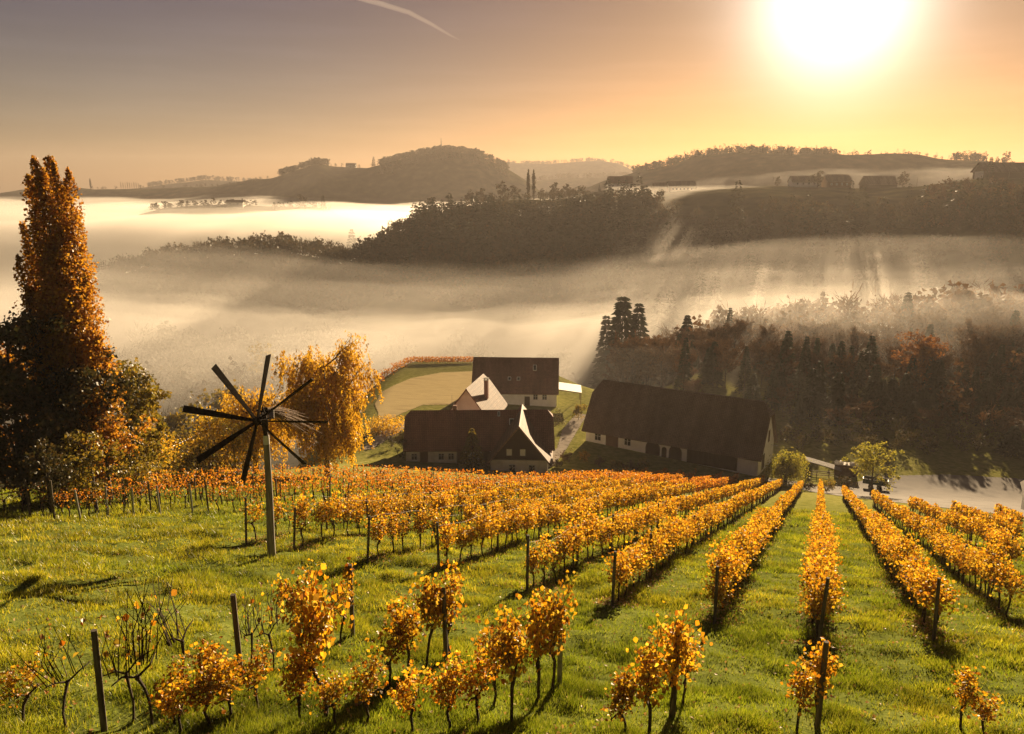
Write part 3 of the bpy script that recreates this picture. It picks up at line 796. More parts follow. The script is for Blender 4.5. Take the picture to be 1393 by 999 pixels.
# ------------------------------------------------------------------ buildings
def mat_tiles(name, c0, c1, period=0.34, rough=0.8, bstr=0.7):
    """tile courses and columns read in the object's own axes"""
    m, nt, out = mat_new(name)
    p = nt.nodes.new('ShaderNodeBsdfPrincipled')
    n = noise(nt, 0.8, 5); n2 = noise(nt, 5.0, 3)
    c = ramp(nt, n, [(0.3, c0), (0.7, c1)])
    c = nmix(nt, 0.45, c, ramp(nt, n2, [(0.35, tuple(v * .55 for v in c0)), (0.7, tuple(min(1, v * 1.35) for v in c1))]))
    t = nt.nodes.new('ShaderNodeTexCoord'); sx = nt.nodes.new('ShaderNodeSeparateXYZ'); nt.links.new(t.outputs['Object'], sx.inputs[0])
    def saw(sock, per):
        a = nt.nodes.new('ShaderNodeMath'); a.operation = 'DIVIDE'; nt.links.new(sock, a.inputs[0]); a.inputs[1].default_value = per
        b = nt.nodes.new('ShaderNodeMath'); b.operation = 'FRACT'; nt.links.new(a.outputs[0], b.inputs[0]); return b.outputs[0]
    h = nt.nodes.new('ShaderNodeMath'); h.operation = 'SUBTRACT'
    nt.links.new(saw(sx.outputs['X'], period), h.inputs[0]); nt.links.new(saw(sx.outputs['Z'], period * .8), h.inputs[1])
    c = nmix(nt, 0.55, c, ramp(nt, h.outputs[0], [(0.0, (.25, .25, .25)), (.25, (1, 1, 1)), (1, (1, 1, 1))]), 'MULTIPLY')
    c = nmix(nt, 0.5, c, ramp(nt, noise(nt, .25, 4, stretch=(1.6, .25, .25)), [(.35, (.5, .47, .45)), (.65, (1.25, 1.2, 1.15))]), 'MULTIPLY')
    nt.links.new(c, p.inputs['Base Color'])
    p.inputs['Roughness'].default_value = rough; p.inputs['Specular IOR Level'].default_value = 0.12
    nt.links.new(bump(nt, h.outputs[0], bstr, 0.05), p.inputs['Normal'])
    nt.links.new(p.outputs[0], out.inputs[0])
    return m
M_ROOF = mat_tiles('brown_tiles', (0.17, 0.088, 0.06), (0.30, 0.155, 0.105))
M_ROOF_RED = mat_tiles('red_brown_tiles', (0.24, 0.10, 0.066), (0.38, 0.17, 0.112))
M_ROOF_PALE = mat_tiles('pantiles', (0.17, 0.095, 0.06), (0.28, 0.17, 0.11), 0.9, 0.7)
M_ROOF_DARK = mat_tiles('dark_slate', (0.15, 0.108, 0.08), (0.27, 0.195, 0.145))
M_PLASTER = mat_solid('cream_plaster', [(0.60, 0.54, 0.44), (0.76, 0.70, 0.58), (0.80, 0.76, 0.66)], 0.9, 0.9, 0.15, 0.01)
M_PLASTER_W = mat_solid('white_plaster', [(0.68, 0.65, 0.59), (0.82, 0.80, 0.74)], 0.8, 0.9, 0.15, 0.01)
M_TIMBER = mat_solid('dark_timber', [(0.030, 0.017, 0.010), (0.070, 0.040, 0.022)], 5, 0.85, 0.5, 0.02, (6, 6, 0.5))
M_TIMBER_L = mat_solid('brown_timber', [(0.10, 0.055, 0.028), (0.18, 0.105, 0.055)], 4, 0.85, 0.4, 0.02, (6, 6, 0.5))
M_FRAME = mat_solid('white_frame', [(0.70, 0.68, 0.62), (0.80, 0.78, 0.73)], 4, 0.5, 0.0)
M_STONE = mat_solid('grey_stone', [(0.16, 0.14, 0.12), (0.30, 0.27, 0.23), (0.22, 0.19, 0.16)], 1.6, 0.95, 0.8, 0.08)
M_BRICK = mat_solid('red_brick', [(0.16, 0.065, 0.040), (0.26, 0.12, 0.075)], 6, 0.9, 0.5, 0.02)
def mat_glass(name='window_glass'):
    m, nt, out = mat_new(name)
    p = nt.nodes.new('ShaderNodeBsdfPrincipled'); p.inputs['Base Color'].default_value = (0.02, 0.022, 0.026, 1)
    p.inputs['Roughness'].default_value = 0.08; p.inputs['Specular IOR Level'].default_value = 0.7
    n = noise(nt, 2.0, 2); nt.links.new(bump(nt, n, 0.05, 0.02), p.inputs['Normal'])
    nt.links.new(p.outputs[0], out.inputs[0]); return m
M_GLASS = mat_glass()
def roof_shell(L, W, rise, over=0.6, hipl=0.0, hipr=0.0, th=0.22, gover=0.5):
    """roof on eave level z=0, ridge along X; hipl/hipr = share of the slope cut by a half-hip"""
    k = rise / (W / 2)
    yw = W / 2 + over; ze = -over * k
    X0, X1 = -L / 2 - gover, L / 2 + gover
    def hip(xe, f, sgn):
        if f <= 0: return [(xe, 0, rise)], None
        zh = rise * (1 - f); yh = (W / 2) * f
        return [(xe + sgn * 0 - sgn * yh * 0.95, 0, rise)], (zh, yh)
    (rl,), hl = hip(X0, hipl, -1); (rr,), hr = hip(X1, hipr, 1)
    m = MB(); polys = []
    for sy in (-1, 1):
        pts = [(X0, sy * yw, ze), (X1, sy * yw, ze)]
        if hr: pts.append((X1, sy * hr[1], hr[0]))
        pts.append(rr); pts.append(rl)
        if hl: pts.append((X0, sy * hl[1], hl[0]))
        if sy > 0: pts = pts[::-1]
        polys.append(pts)
    if hr: polys.append([(X1, -hr[1], hr[0]), (X1, hr[1], hr[0]), rr])
    if hl: polys.append([(X0, hl[1], hl[0]), (X0, -hl[1], hl[0]), rl])
    for pts in polys:
        P = np.array(pts, float); n = len(P)
        nrm = np.cross(P[1] - P[0], P[2] - P[0]); nrm /= np.linalg.norm(nrm)
        if nrm[2] < 0: nrm = -nrm
        Q = P - nrm * th
        m.add(np.vstack([P, Q]), np.arange(n)[None, :], (np.arange(n)[::-1] + n)[None, :], np.array([[i, (i + 1) % n, (i + 1) % n + n, i + n] for i in range(n)]))
    return m
def wall_body(L, W, h, rise, hipl=0.0, hipr=0.0, down=4.0):
    m = MB(); k = rise
    def prof(f):
        if f <= 0: return [(-W / 2, h), (0, h + rise - .05), (W / 2, h)]
        zh = h + rise * (1 - f); return [(-W / 2, h), (-(W / 2) * f, zh - .05), ((W / 2) * f, zh - .05), (W / 2, h)]
    for sy in (-1, 1):
        m.poly([(-L / 2, sy * W / 2, -down), (L / 2, sy * W / 2, -down), (L / 2, sy * W / 2, h), (-L / 2, sy * W / 2, h)])
    for x, f in ((-L / 2, hipl), (L / 2, hipr)):
        m.poly([(x, -W / 2, -down)] + [(x, a, b) for a, b in prof(f)] + [(x, W / 2, -down)])
    return m
def on_face(face, L, W, u, z):
    """point and outward axes on a wall: face front(-y) back right(+x) left"""
    if face == 'front': return np.array([u, -W / 2, z]), np.array([1., 0, 0]), np.array([0, -1., 0])
    if face == 'back': return np.array([u, W / 2, z]), np.array([-1., 0, 0]), np.array([0, 1., 0])
    if face == 'right': return np.array([L / 2, u, z]), np.array([0, 1., 0]), np.array([1., 0, 0])
    return np.array([-L / 2, u, z]), np.array([0, -1., 0]), np.array([-1., 0, 0])
def fbox(m, base, ax, nx, du, dz, w, h, t, off):
    c = base + ax * du + nx * (off + t / 2) + np.array([0, 0, dz])
    m.box(c, (w, t, h), rot=np.stack([ax, nx, (0, 0, 1)], 1))
def window(par, face, L, W, u, z, w=0.9, h=1.2, shutters=None, frame=None):
    b, ax, nx = on_face(face, L, W, u, z)
    m = MB()
    for du, dz, ww, hh in ((-w / 2 - .05, 0, .1, h + .2), (w / 2 + .05, 0, .1, h + .2), (0, h / 2 + .05, w, .1), (0, -h / 2 - .07, w + .12, .14), (0, 0, .06, h), (0, h * .15, w, .05)):
        fbox(m, b, ax, nx, du, dz, ww, hh, 0.07, 0.004 if ww > .07 else 0.03)
    f = m.build('window', frame or M_FRAME, par)
    g = MB(); fbox(g, b, ax, nx, 0, 0, w - .002, h - .002, 0.02, 0.006); g.build('pane', M_GLASS, f)
    if shutters:
        s = MB()
        for sg in (-1, 1): fbox(s, b, ax, nx, sg * (w / 2 + .1 + w * .25), 0, w * .48, h, .05, .01)
        s.build('shutters', shutters, f)
    return f
def door(par, face, L, W, u, w=1.2, h=2.2, mat=None, name='door', z0=0.0):
    b, ax, nx = on_face(face, L, W, u, z0 + h / 2)
    m = MB(); fbox(m, b, ax, nx, 0, 0, w, h, .06, .012)
    k = max(2, int(w / .35))
    for i in range(k): fbox(m, b, ax, nx, -w / 2 + (i + .5) * w / k, 0, w / k - .03, h - .1, .03, .074)
    d = m.build(name, mat or M_TIMBER, par)
    t = MB()
    for du, dz, ww, hh in ((-w / 2 - .07, 0, .14, h), (w / 2 + .07, 0, .14, h), (0, h / 2 + .07, w + .28, .14)): fbox(t, b, ax, nx, du, dz, ww, hh, .09, .003)
    t.build('door_frame', M_FRAME if mat is None else M_PLASTER_W, d)
    hd = MB(); fbox(hd, b, ax, nx, w * .38, -0.05, .05, .22, .06, .105); hd.build('handle', M_WIRE, d)
    return d
def chimney(par, x, y, z, w=0.7, h=1.6, mat=None, cap=True):
    c = MB().box((x, y, z + h / 2), (w, w, h)).build('chimney', mat or M_BRICK, par)
    if cap:
        k = MB().box((x, y, z + h + .06), (w + .2, w + .2, .12))
        for sx in (-1, 1):
            for sy in (-1, 1): k.box((x + sx * w * .4, y + sy * w * .4, z + h + .27), (.12, .12, .30))
        k.box((x, y, z + h + .47), (w + .25, w + .25, .10)); k.build('chimney_cap', M_STONE, c)
    return c
def roof_window(par, x, y, z, pitch, w=.7, h=1.0, sgn=-1):
    """skylight lying in a roof slope"""
    n = np.array([0, sgn * math.sin(pitch), math.cos(pitch)]); up = np.array([0, -sgn * math.cos(pitch), math.sin(pitch)])
    R3 = np.stack([(1, 0, 0), up, n], 1)
    m = MB()
    for a, b_, ww, hh in ((-w / 2, 0, .1, h + .1), (w / 2, 0, .1, h + .1), (0, h / 2, w - .1, .1), (0, -h / 2, w - .1, .1)):
        m.box(np.array([x, y, z]) + np.array([1, 0, 0]) * a + up * b_ + n * .05, (ww, hh, .12), rot=R3)
    f = m.build('skylight', M_FRAME, par)
    MB().box(np.array([x, y, z]) + n * .06, (w - .12, h - .12, .03), rot=R3).build('pane', M_GLASS, f)
def gz(x, y): return h1(x, y)

# long farmhouse with brown tiled roof
B = thing('farmhouse', 'long low farmhouse with brown tiled roof and cream walls behind the vine tops', 'farmhouse', (-6.2, 146.5, -50.9), R(1.5))
L, W, h, rise = 27.0, 10.4, 3.3, 5.6
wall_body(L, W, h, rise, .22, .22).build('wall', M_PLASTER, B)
rf = roof_shell(L, W, rise, .55, .22, .22).build('roof', M_ROOF_RED, B, (0, 0, h + .12))
for u in (-10.2, -3.4, 1.2):
    b, ax, nx = on_face('front', L, W, u, 1.6); m = MB(); fbox(m, b, ax, nx, 0, 0, 1.5, 3.2, .25, .01); m.build('timber_pier', M_TIMBER_L, B)
for u in (-12.0, -7.0, -5.2, -1.0, 3.4): window(B, 'front', L, W, u, 1.6, .95, 1.15)
door(B, 'front', L, W, 4.9, 1.2, 2.2)
chimney(rf, -4.6, .4, rise - .5, .75, 1.3, None, False)
pole = MB().tube([(-5.2, 1.5, rise - 1.6), (-5.2, 1.5, rise + 2.6)], .03, 5); pole.build('antenna', M_WIRE, rf)
pit = math.atan2(rise, W / 2)
roof_window(rf, 6.1, -W * .17, rise * (1 - .34) + .02, pit, .8, 1.2)
roof_window(rf, 3.7, -W * .06, rise * (1 - .12) + .02, pit, .35, .9)
# gabled wing turned towards the vineyard
WG = thing('farmhouse_wing', 'gabled farmhouse wing with dark boarded gable and a sunlit tiled side', 'farmhouse', (1.6, 142.3, -51.4), R(87))
L2, W2, h2, r2 = 13.0, 10.2, 3.4, 6.3
wall_body(L2, W2, h2, r2).build('wall', M_PLASTER, WG)
roof_shell(L2, W2, r2, .9, 0, 0, .25, .8).build('roof', M_ROOF_PALE, WG, (0, 0, h2 + .12))
b, ax, nx = on_face('left', L2, W2, 0, h2)
gm = MB(); q = [b + nx * .05 + ax * a + np.array([0, 0, z]) for a, z in ((-W2 / 2 - .02, -.1), (W2 / 2 + .02, -.1), (0, r2 - .1))]
q2 = [p + nx * .06 for p in q]
gm.add(q + q2, [[3, 4, 5], [2, 1, 0]], [[0, 1, 4, 3], [1, 2, 5, 4], [2, 0, 3, 5]])
gable = gm.build('gable_boarding', M_TIMBER, WG)
def gable_window(par, u, z, w, hh):
    bb = b + nx * .112
    m = MB()
    for du, dz, ww, h_ in ((-w / 2 - .05, 0, .1, hh + .2), (w / 2 + .05, 0, .1, hh + .2), (0, hh / 2 + .05, w, .1), (0, -hh / 2 - .05, w, .1), (0, 0, .06, hh)): fbox(m, bb, ax, nx, u + du, z + dz, ww, h_, .05, .002 if ww > .07 else .02)
    f = m.build('window', M_FRAME, par); g = MB(); fbox(g, bb, ax, nx, u, z, w - .002, hh - .002, .015, .003); g.build('pane', M_FRAME, f)
for u in (-1.75, .65): gable_window(WG, u, 1.35, .75, 1.0)
for u in (-2.3, 1.2): window(WG, 'left', L2, W2, u, 1.7, 1.05, 1.35)
# house with the sunlit tiled slope behind
MH = thing('tiled_house', 'small steep house behind the farmhouse, its pale tiled slope catching the sun', 'house', (-7.6, 163.5, -51.6), R(90 - 13))
L3, W3, h3, r3 = 13.5, 9.4, 5.0, 6.2
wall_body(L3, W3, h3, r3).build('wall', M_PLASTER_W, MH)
rf3 = roof_shell(L3, W3, r3, .6, 0, .25).build('roof', M_ROOF_PALE, MH, (0, 0, h3 + .12))
chimney(rf3, -.8, -2.5, 2.6, .8, 3.9)
for u in (-2, 2): window(MH, 'left', L3, W3, u, 3.9, .9, 1.1)
window(MH, 'right', L3, W3, 0, 6.4, .9, 1.1)
# big back house
BH = thing('gabled_house', 'tall house with huge dark brown roof at the back of the farmyard', 'house', (1.0, 194.0, -52.6), R(-3))
L4, W4, h4, r4 = 20.2, 12.2, 3.7, 6.8
wall_body(L4, W4, h4, r4).build('wall', M_PLASTER_W, BH)
rf4 = roof_shell(L4, W4, r4, .7).build('roof', M_ROOF, BH, (0, 0, h4 + .12))
p4 = math.atan2(r4, W4 / 2)
roof_window(rf4, 4.7, -W4 * .16, r4 * .68 + .02, p4, .8, 1.5)
roof_window(rf4, -1.4, -W4 * .33, r4 * .34 + .02, p4, .7, .9); roof_window(rf4, .8, -W4 * .33, r4 * .34 + .02, p4, .7, .9)
for u in (5.0, 7.2): window(BH, 'front', L4, W4, u, 2.2, 1.0, 1.3)
for u in (-2.5, 2.5): window(BH, 'right', L4, W4, u, 4.2, 1.0, 1.3)
door(BH, 'front', L4, W4, 3.0, 1.3, 2.3)
cp = MB()
for i in range(6): cp.bar((L4 / 2 + .1, -4.6 + i * 1.5, 3.7), (L4 / 2 + 5.9, -4.6 + i * 1.5, 2.9), .12, .14)
cp.bar((L4 / 2 + 5.9, -4.7, 2.8), (L4 / 2 + 5.9, 3.0, 2.8), .14, .16)
for y in (-4.6, 2.9): cp.bar((L4 / 2 + 5.9, y, 2.72), (L4 / 2 + 5.9, y, -2), .16, .16)
can = cp.build('canopy', M_TIMBER_L, BH)
gp = MB()
for i in range(5): gp.bar((L4 / 2 + .06, -3.85 + i * 1.5, 3.82), (L4 / 2 + 6.1, -3.85 + i * 1.5, 3.0), 1.42, .04)
gp.build('canopy_panels', M_FRAME, can)
# barn
FR = np.array([45.9, 142.0]); FL = np.array([15.4, 160.2])
dv = (FR - FL) / np.linalg.norm(FR - FL); pv = np.array([-dv[1], dv[0]])
L5, W5, h5, r5 = 35.5, 11.8, 3.9, 8.7
cc = (FR + FL) / 2 + pv * W5 / 2
BN = thing('barn', 'huge white walled barn with steep dark hipped roof', 'barn', (cc[0], cc[1], -53.2), math.atan2(dv[1], dv[0]))
wall_body(L5, W5, h5, r5, .30, .30).build('wall', M_PLASTER_W, BN)
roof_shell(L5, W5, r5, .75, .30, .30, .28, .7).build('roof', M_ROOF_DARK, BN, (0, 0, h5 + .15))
for u in (-15.0, -8.4): window(BN, 'front', L5, W5, u, 2.0, 1.3, 1.4)
door(BN, 'front', L5, W5, -11.8, 2.8, 2.7, M_TIMBER_L, 'barn_door')
door(BN, 'front', L5, W5, 12.2, 3.4, 3.0, M_TIMBER, 'barn_door')
def archway(par, u, w, hh):
    b, ax, nx = on_face('front', L5, W5, u, 0)
    a = np.linspace(0, math.pi, 9); pts = [(-w / 2, 0)] + [(-w / 2 * math.cos(t), hh - w / 2 + w / 2 * math.sin(t)) for t in a] + [(w / 2, 0)]
    P = [b + ax * x + nx * .02 + np.array([0, 0, z]) for x, z in pts]; Q = [p + nx * .03 for p in P]; n = len(P)
    MB().add(P + Q, (np.arange(n) + n)[None, :], np.array([[i, (i + 1) % n, (i + 1) % n + n, i + n] for i in range(n)])).build('archway', M_TIMBER, par)
for u, w, hh in ((-3.0, 3.0, 3.2), (-.6, 1.0, 2.3), (1.7, 2.6, 3.0)): archway(BN, u, w, hh)
b, ax, nx = on_face('front', L5, W5, 7.3, 1.75); m = MB(); fbox(m, b, ax, nx, 0, 0, 6.4, 3.4, .15, .01)
for i in range(7): fbox(m, b, ax, nx, -3.0 + i, 0, .12, 3.4, .08, .165)
m.build('boarded_bay', M_TIMBER, BN)
for u, z, w, hh in ((-2.2, 5.4, .9, 2.0), (1.4, 5.6, .9, 2.1), (-.4, 8.6, .7, .9)): window(BN, 'right', L5, W5, u, z, w, hh, None, M_TIMBER_L)
door(BN, 'right', L5, W5, -2.4, 2.0, 3.0, M_TIMBER, 'barn_door')
m = MB(); b, ax, nx = on_face('right', L5, W5, 3.5, 3.2); fbox(m, b, ax, nx, 0, 0, .06, .06, 1.4, .0); m.build('drain_pipe', M_WIRE, BN)
# yard
def sheet(name, pix, mat, dz, kind='structure', label=None, zf=None):
    """ground patch following the terrain"""
    P = np.array([ground_at(*q) if zf is None else at_z(*q, zf) for q in pix])[:, :2]
    x0, y0 = P.min(0); x1, y1 = P.max(0)
    st = max(.3, (max(x1 - x0, y1 - y0)) / 260)
    xs = np.arange(x0, x1 + st, st); ys = np.arange(y0, y1 + st, st)
    X, Y = np.meshgrid(xs, ys, indexing='ij')
    cx, cy = X[:-1, :-1] + st / 2, Y[:-1, :-1] + st / 2
    ins = np.zeros(cx.shape, bool); n = len(P)
    for i in range(n):
        a, b_ = P[i], P[(i + 1) % n]
        c = ((a[1] > cy) != (b_[1] > cy)) & (cx < (b_[0] - a[0]) * (cy - a[1]) / (b_[1] - a[1] + 1e-12) + a[0]); ins ^= c
    Z = H(X, Y) + dz
    V = np.stack([X, Y, Z], -1).reshape(-1, 3); m = len(ys)
    i, j = np.nonzero(ins); F = np.stack([i * m + j, (i + 1) * m + j, (i + 1) * m + j + 1, i * m + j + 1], -1)
    me = mesh_np(name, V, [F], [mat], smooth=True)
    return tag(link(name, me), label, None, None, kind)
M_GRAVEL = mat_solid('pale_gravel', [(0.20, 0.17, 0.14), (0.30, 0.26, 0.22), (0.36, 0.32, 0.27)], 0.7, 0.95, 0.4, 0.03, spec=0.0)
M_ASPH = mat_solid('worn_asphalt', [(0.10, 0.088, 0.078), (0.16, 0.14, 0.122), (0.125, 0.11, 0.096)], 0.25, 0.9, 0.2, 0.02, spec=0.03)
sheet('road', [(1130, 662), (1200, 648), (1290, 646), (1393, 652), (1520, 660), (1560, 720), (1393, 704), (1240, 686), (1150, 676), (1085, 664), (1040, 655), (1030, 648)], M_ASPH, 0.06, label='worn pale road and yard below the wood')
sheet('farmyard', [(745, 640), (770, 612), (792, 575), (800, 565), (785, 562), (765, 585), (758, 610), (735, 630)], M_GRAVEL, 0.05, label='pale gravel farmyard between the houses and the barn')
sheet('path', [(505, 612), (545, 588), (560, 575), (548, 572), (520, 588), (490, 612)], M_GRAVEL, 0.05, label='gravel drive beside the farmhouse')
M_FIELD = mat_solid('autumn_field', [(0.26, 0.20, 0.10), (0.46, 0.36, 0.19), (0.36, 0.28, 0.14)], 0.9, 0.95, 0.5, 0.1, (.15, 2.2, 1), spec=0.0)
sheet('field', [(510, 560), (519, 542), (560, 521), (600, 511), (644, 507), (655, 530), (640, 556), (575, 560), (545, 575), (520, 590)], M_FIELD, 0.08, label='tan autumn field behind the farmhouse', zf=-52.9)
# ------------------------------------------------------------------ wind wheel
kp = ground_at(370, 760)
K = thing('wind_wheel', 'tall wooden wind rattle on a pole with eight dark paddle blades', 'wind wheel', tuple(kp), 0)
M_BLADE = mat_solid('tarred_plank', [(0.020, 0.014, 0.010), (0.045, 0.031, 0.022)], 8, 0.9, 0.4, 0.01, (1, 1, 1), spec=0.04)
M_POLE = mat_solid('grey_pole', [(0.10, 0.082, 0.066), (0.20, 0.17, 0.14), (0.27, 0.24, 0.20)], 5, 0.9, 0.5, 0.01, (3, 3, 0.2))
hub = at_y(350, 573, kp[1] - 0.35) - kp            # hub centre relative to the foot
axd = np.array([-0.276, 0.96, 0.10]); axd /= np.linalg.norm(axd)   # from the wheel towards the tail
sx = np.array([axd[1], -axd[0], 0]); sx /= np.linalg.norm(sx); uz = np.cross(sx, axd)
ptop = at_y(362, 592, kp[1]) - kp
MB().tube([(0, 0, -.5), (0.01, 0, .8), ptop * .55 + np.array([.02, 0, 0]), ptop * .93], [.17, .16, .135, .12], 10).build('pole', M_POLE, K)
MB().tube([ptop * .93, ptop * .999], [.125, .115], 10).build('pole_collar', mat_solid('pale_metal', [(.45, .43, .40), (.6, .58, .54)], 4, .5, 0), K)
m = MB()
ctr = np.array([ptop[0], ptop[1], hub[2]])
m.bar(ptop - np.array([0, 0, .05]), ctr + np.array([0, 0, .12]), .16, .16)
m.bar(ctr - axd * .55 + uz * -.10, ctr + axd * 1.15 + uz * -.10, .20, .10)
m.bar(ctr - axd * .5 + uz * -.28, ctr + axd * .9 + uz * -.28, .12, .10)
for s_ in (-.45, .1, .8): m.bar(ctr + axd * s_ - uz * .30, ctr + axd * s_ + uz * .14, .22, .08, up=axd)
m.build('head_frame', M_BLADE, K)
axle = MB().tube([hub - axd * .12, ctr + axd * .95], [.07, .06], 8).build('axle', M_BLADE, K)
m = MB()
for i in range(4):
    for j in range(2):
        q = ctr + axd * (.0 + .2 * i); a = i * .9 + j * math.pi
        d = sx * math.cos(a) + uz * math.sin(a)
        m.bar(q + d * .05, q + d * .34, .06, .07, up=axd)
m.build('hammer', M_BLADE, axle)
m = MB()
for i in range(5): m.bar(ctr + axd * (.0 + .22 * i) + sx * .14 - uz * .02, ctr + axd * (.0 + .22 * i) + sx * .34 + uz * .03, .16, .05, up=uz)
m.build('sound_board', M_POLE, K)
MB().blob(hub, .17, 10, 8, .05).build('hub', M_BLADE, K)
BETA = R(58)
for a_, r_ in ((121, 2.66), (77.5, 2.66), (36, 2.62), (-6, 2.62), (-50, 2.55), (-106, 2.52), (-148, 2.66), (164.5, 2.66)):
    a = R(a_); rad = sx * math.cos(a) + uz * math.sin(a); tan = -sx * math.sin(a) + uz * math.cos(a)
    wdir = tan * math.cos(BETA) + (-axd) * math.sin(BETA)
    nrm = np.cross(rad, wdir)
    P = []
    for (rr, w) in ((.08, .12), (.5, .15), (1.4, .25), (r_, .31)):
        for sw in (-1, 1):
            for st in (-1, 1): P.append(hub + rad * rr + wdir * sw * w / 2 + nrm * st * .018)
    F = []
    for i in range(3):
        o = i * 4
        F += [[o, o + 4, o + 5, o + 1], [o + 2, o + 3, o + 7, o + 6], [o, o + 2, o + 6, o + 4], [o + 1, o + 5, o + 7, o + 3]]
    F += [[0, 1, 3, 2], [12, 14, 15, 13]]
    MB().add(P, F).build('blade', M_BLADE, K)
m = MB()
tail0 = ctr + axd * .95 - uz * .05
for i in range(70):
    s0 = sx * rng.normal(0, .04) + uz * rng.normal(0, .04)
    L_ = rng.uniform(1.0, 2.5); dr = axd * L_ + sx * rng.normal(.85, .22) * L_ * .8 - uz * (rng.uniform(.35, 1.0)) * L_
    m.tube([tail0 + s0, tail0 + s0 + dr * .5 + uz * .08, tail0 + s0 + dr - uz * .12], [.016, .012, .007], 3, cap=False)
m.build('tail_broom', M_TIMBER_L, K)
# ------------------------------------------------------------------ trees
M_BARK = mat_solid('bark', [(0.035, 0.026, 0.019), (0.085, 0.065, 0.048)], 3, 0.95, 0.7, 0.05, (2, 2, .4))
M_NEEDLE = add_object_shift(mat_leaf('needles', [(0.012, 0.022, 0.009), (0.022, 0.034, 0.012), (0.034, 0.042, 0.015), (0.018, 0.026, 0.010)], 0.15, 0.2), .7, 1.2)
M_POPLAR = mat_leaf('poplar_leaves', [(0.36, 0.15, 0.016), (0.46, 0.23, 0.02), (0.27, 0.095, 0.014), (0.40, 0.18, 0.016), (0.52, 0.30, 0.03), (0.22, 0.12, 0.02)], 0.6, 0.25)
M_WILLOW = mat_leaf('willow_leaves', [(0.48, 0.27, 0.014), (0.60, 0.37, 0.02), (0.40, 0.21, 0.014), (0.66, 0.44, 0.03), (0.34, 0.20, 0.02)], 0.6, 0.3)
M_OLIVE = mat_leaf('olive_leaves', [(0.10, 0.095, 0.016), (0.17, 0.14, 0.018), (0.24, 0.18, 0.02), (0.30, 0.20, 0.025), (0.13, 0.12, 0.02)], 0.5, 0.3)
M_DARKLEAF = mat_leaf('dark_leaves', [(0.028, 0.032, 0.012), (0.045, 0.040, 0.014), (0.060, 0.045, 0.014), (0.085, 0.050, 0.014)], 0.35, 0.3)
M_GREENY = mat_leaf('yellow_green_leaves', [(0.22, 0.24, 0.03), (0.32, 0.31, 0.04), (0.40, 0.34, 0.05), (0.18, 0.19, 0.03)], 0.5, 0.3)
M_TWIG = add_object_shift(mat_leaf('brown_twigs', [(0.060, 0.035, 0.020), (0.10, 0.056, 0.028), (0.14, 0.075, 0.034), (0.08, 0.046, 0.026), (0.18, 0.09, 0.036)], 0.18, 0.15), .75, 1.25)
M_WOODS = mat_leaf('far_wood_leaves', [(0.022, 0.026, 0.012), (0.045, 0.036, 0.016), (0.075, 0.048, 0.020), (0.034, 0.032, 0.014), (0.10, 0.058, 0.022)], 0.3, 0.03)
M_FARNEEDLE = mat_leaf('far_needles', [(0.016, 0.022, 0.012), (0.028, 0.032, 0.014), (0.040, 0.036, 0.018)], 0.2, 0.03)
def blade_cards(P, D, L, w):
    """slender cards (twigs, needle sprays) from P along D"""
    n = len(P); L = np.broadcast_to(L, (n,))[:, None]; w = np.broadcast_to(w, (n,))[:, None]
    D = D / (np.linalg.norm(D, axis=1)[:, None] + 1e-9)
    b = np.cross(D, rng.normal(size=(n, 3))); b /= np.linalg.norm(b, axis=1)[:, None] + 1e-9
    V = np.stack([P - b * w * .3, P + D * L * .45 - b * w * .5, P + D * L, P + D * L * .45 + b * w * .5], 1).reshape(-1, 3)
    k = np.arange(n)[:, None] * 4
    return V, k + np.array([[0, 1, 2, 3]])
def limbs(mb, h, crown_base, crown_r, n, trunk_r, up=.6, wob=.06, top=.92):
    """trunk plus limbs; returns limb polylines"""
    zs = np.linspace(-.5, h * top, 8)
    xy = np.cumsum(rng.normal(0, wob, (8, 2)), 0) * h / 14; xy -= xy[0] ; 
    T = np.column_stack([xy, zs]); mb.tube(T, np.linspace(trunk_r, trunk_r * .15, 8), 7)
    out = []
    for i in range(n):
        f = crown_base + (1 - crown_base) * (i + rng.random()) / n * .95
        z = f * h * top; p0 = np.array([np.interp(z, zs, T[:, 0]), np.interp(z, zs, T[:, 1]), z])
        a = i * 2.4 + rng.normal(0, .4)
        q = (f - crown_base) / (1 - crown_base)
        L = crown_r * (1.0 - .55 * q ** 1.5) * rng.uniform(.7, 1.1)
        d = np.array([math.cos(a), math.sin(a), up * rng.uniform(.5, 1.4)])
        p1 = p0 + d * L * .5 + np.array([0, 0, rng.normal(0, .1)]); p2 = p0 + d * L * np.array([1, 1, 1.15])
        mb.tube([p0, p1, p2], [trunk_r * .42 * (1 - .6 * q), trunk_r * .22, trunk_r * .06], 5, cap=False)
        out.append((p0, p1, p2))
    return out
def fit(t, m, h):
    """bring trunk and crown to the stated height"""
    z = np.concatenate([v[:, 2] for v in m.V]); k = h / np.percentile(z, 99.3)
    for b in (t, m): b.V = [v * k for v in b.V]
    return t, m
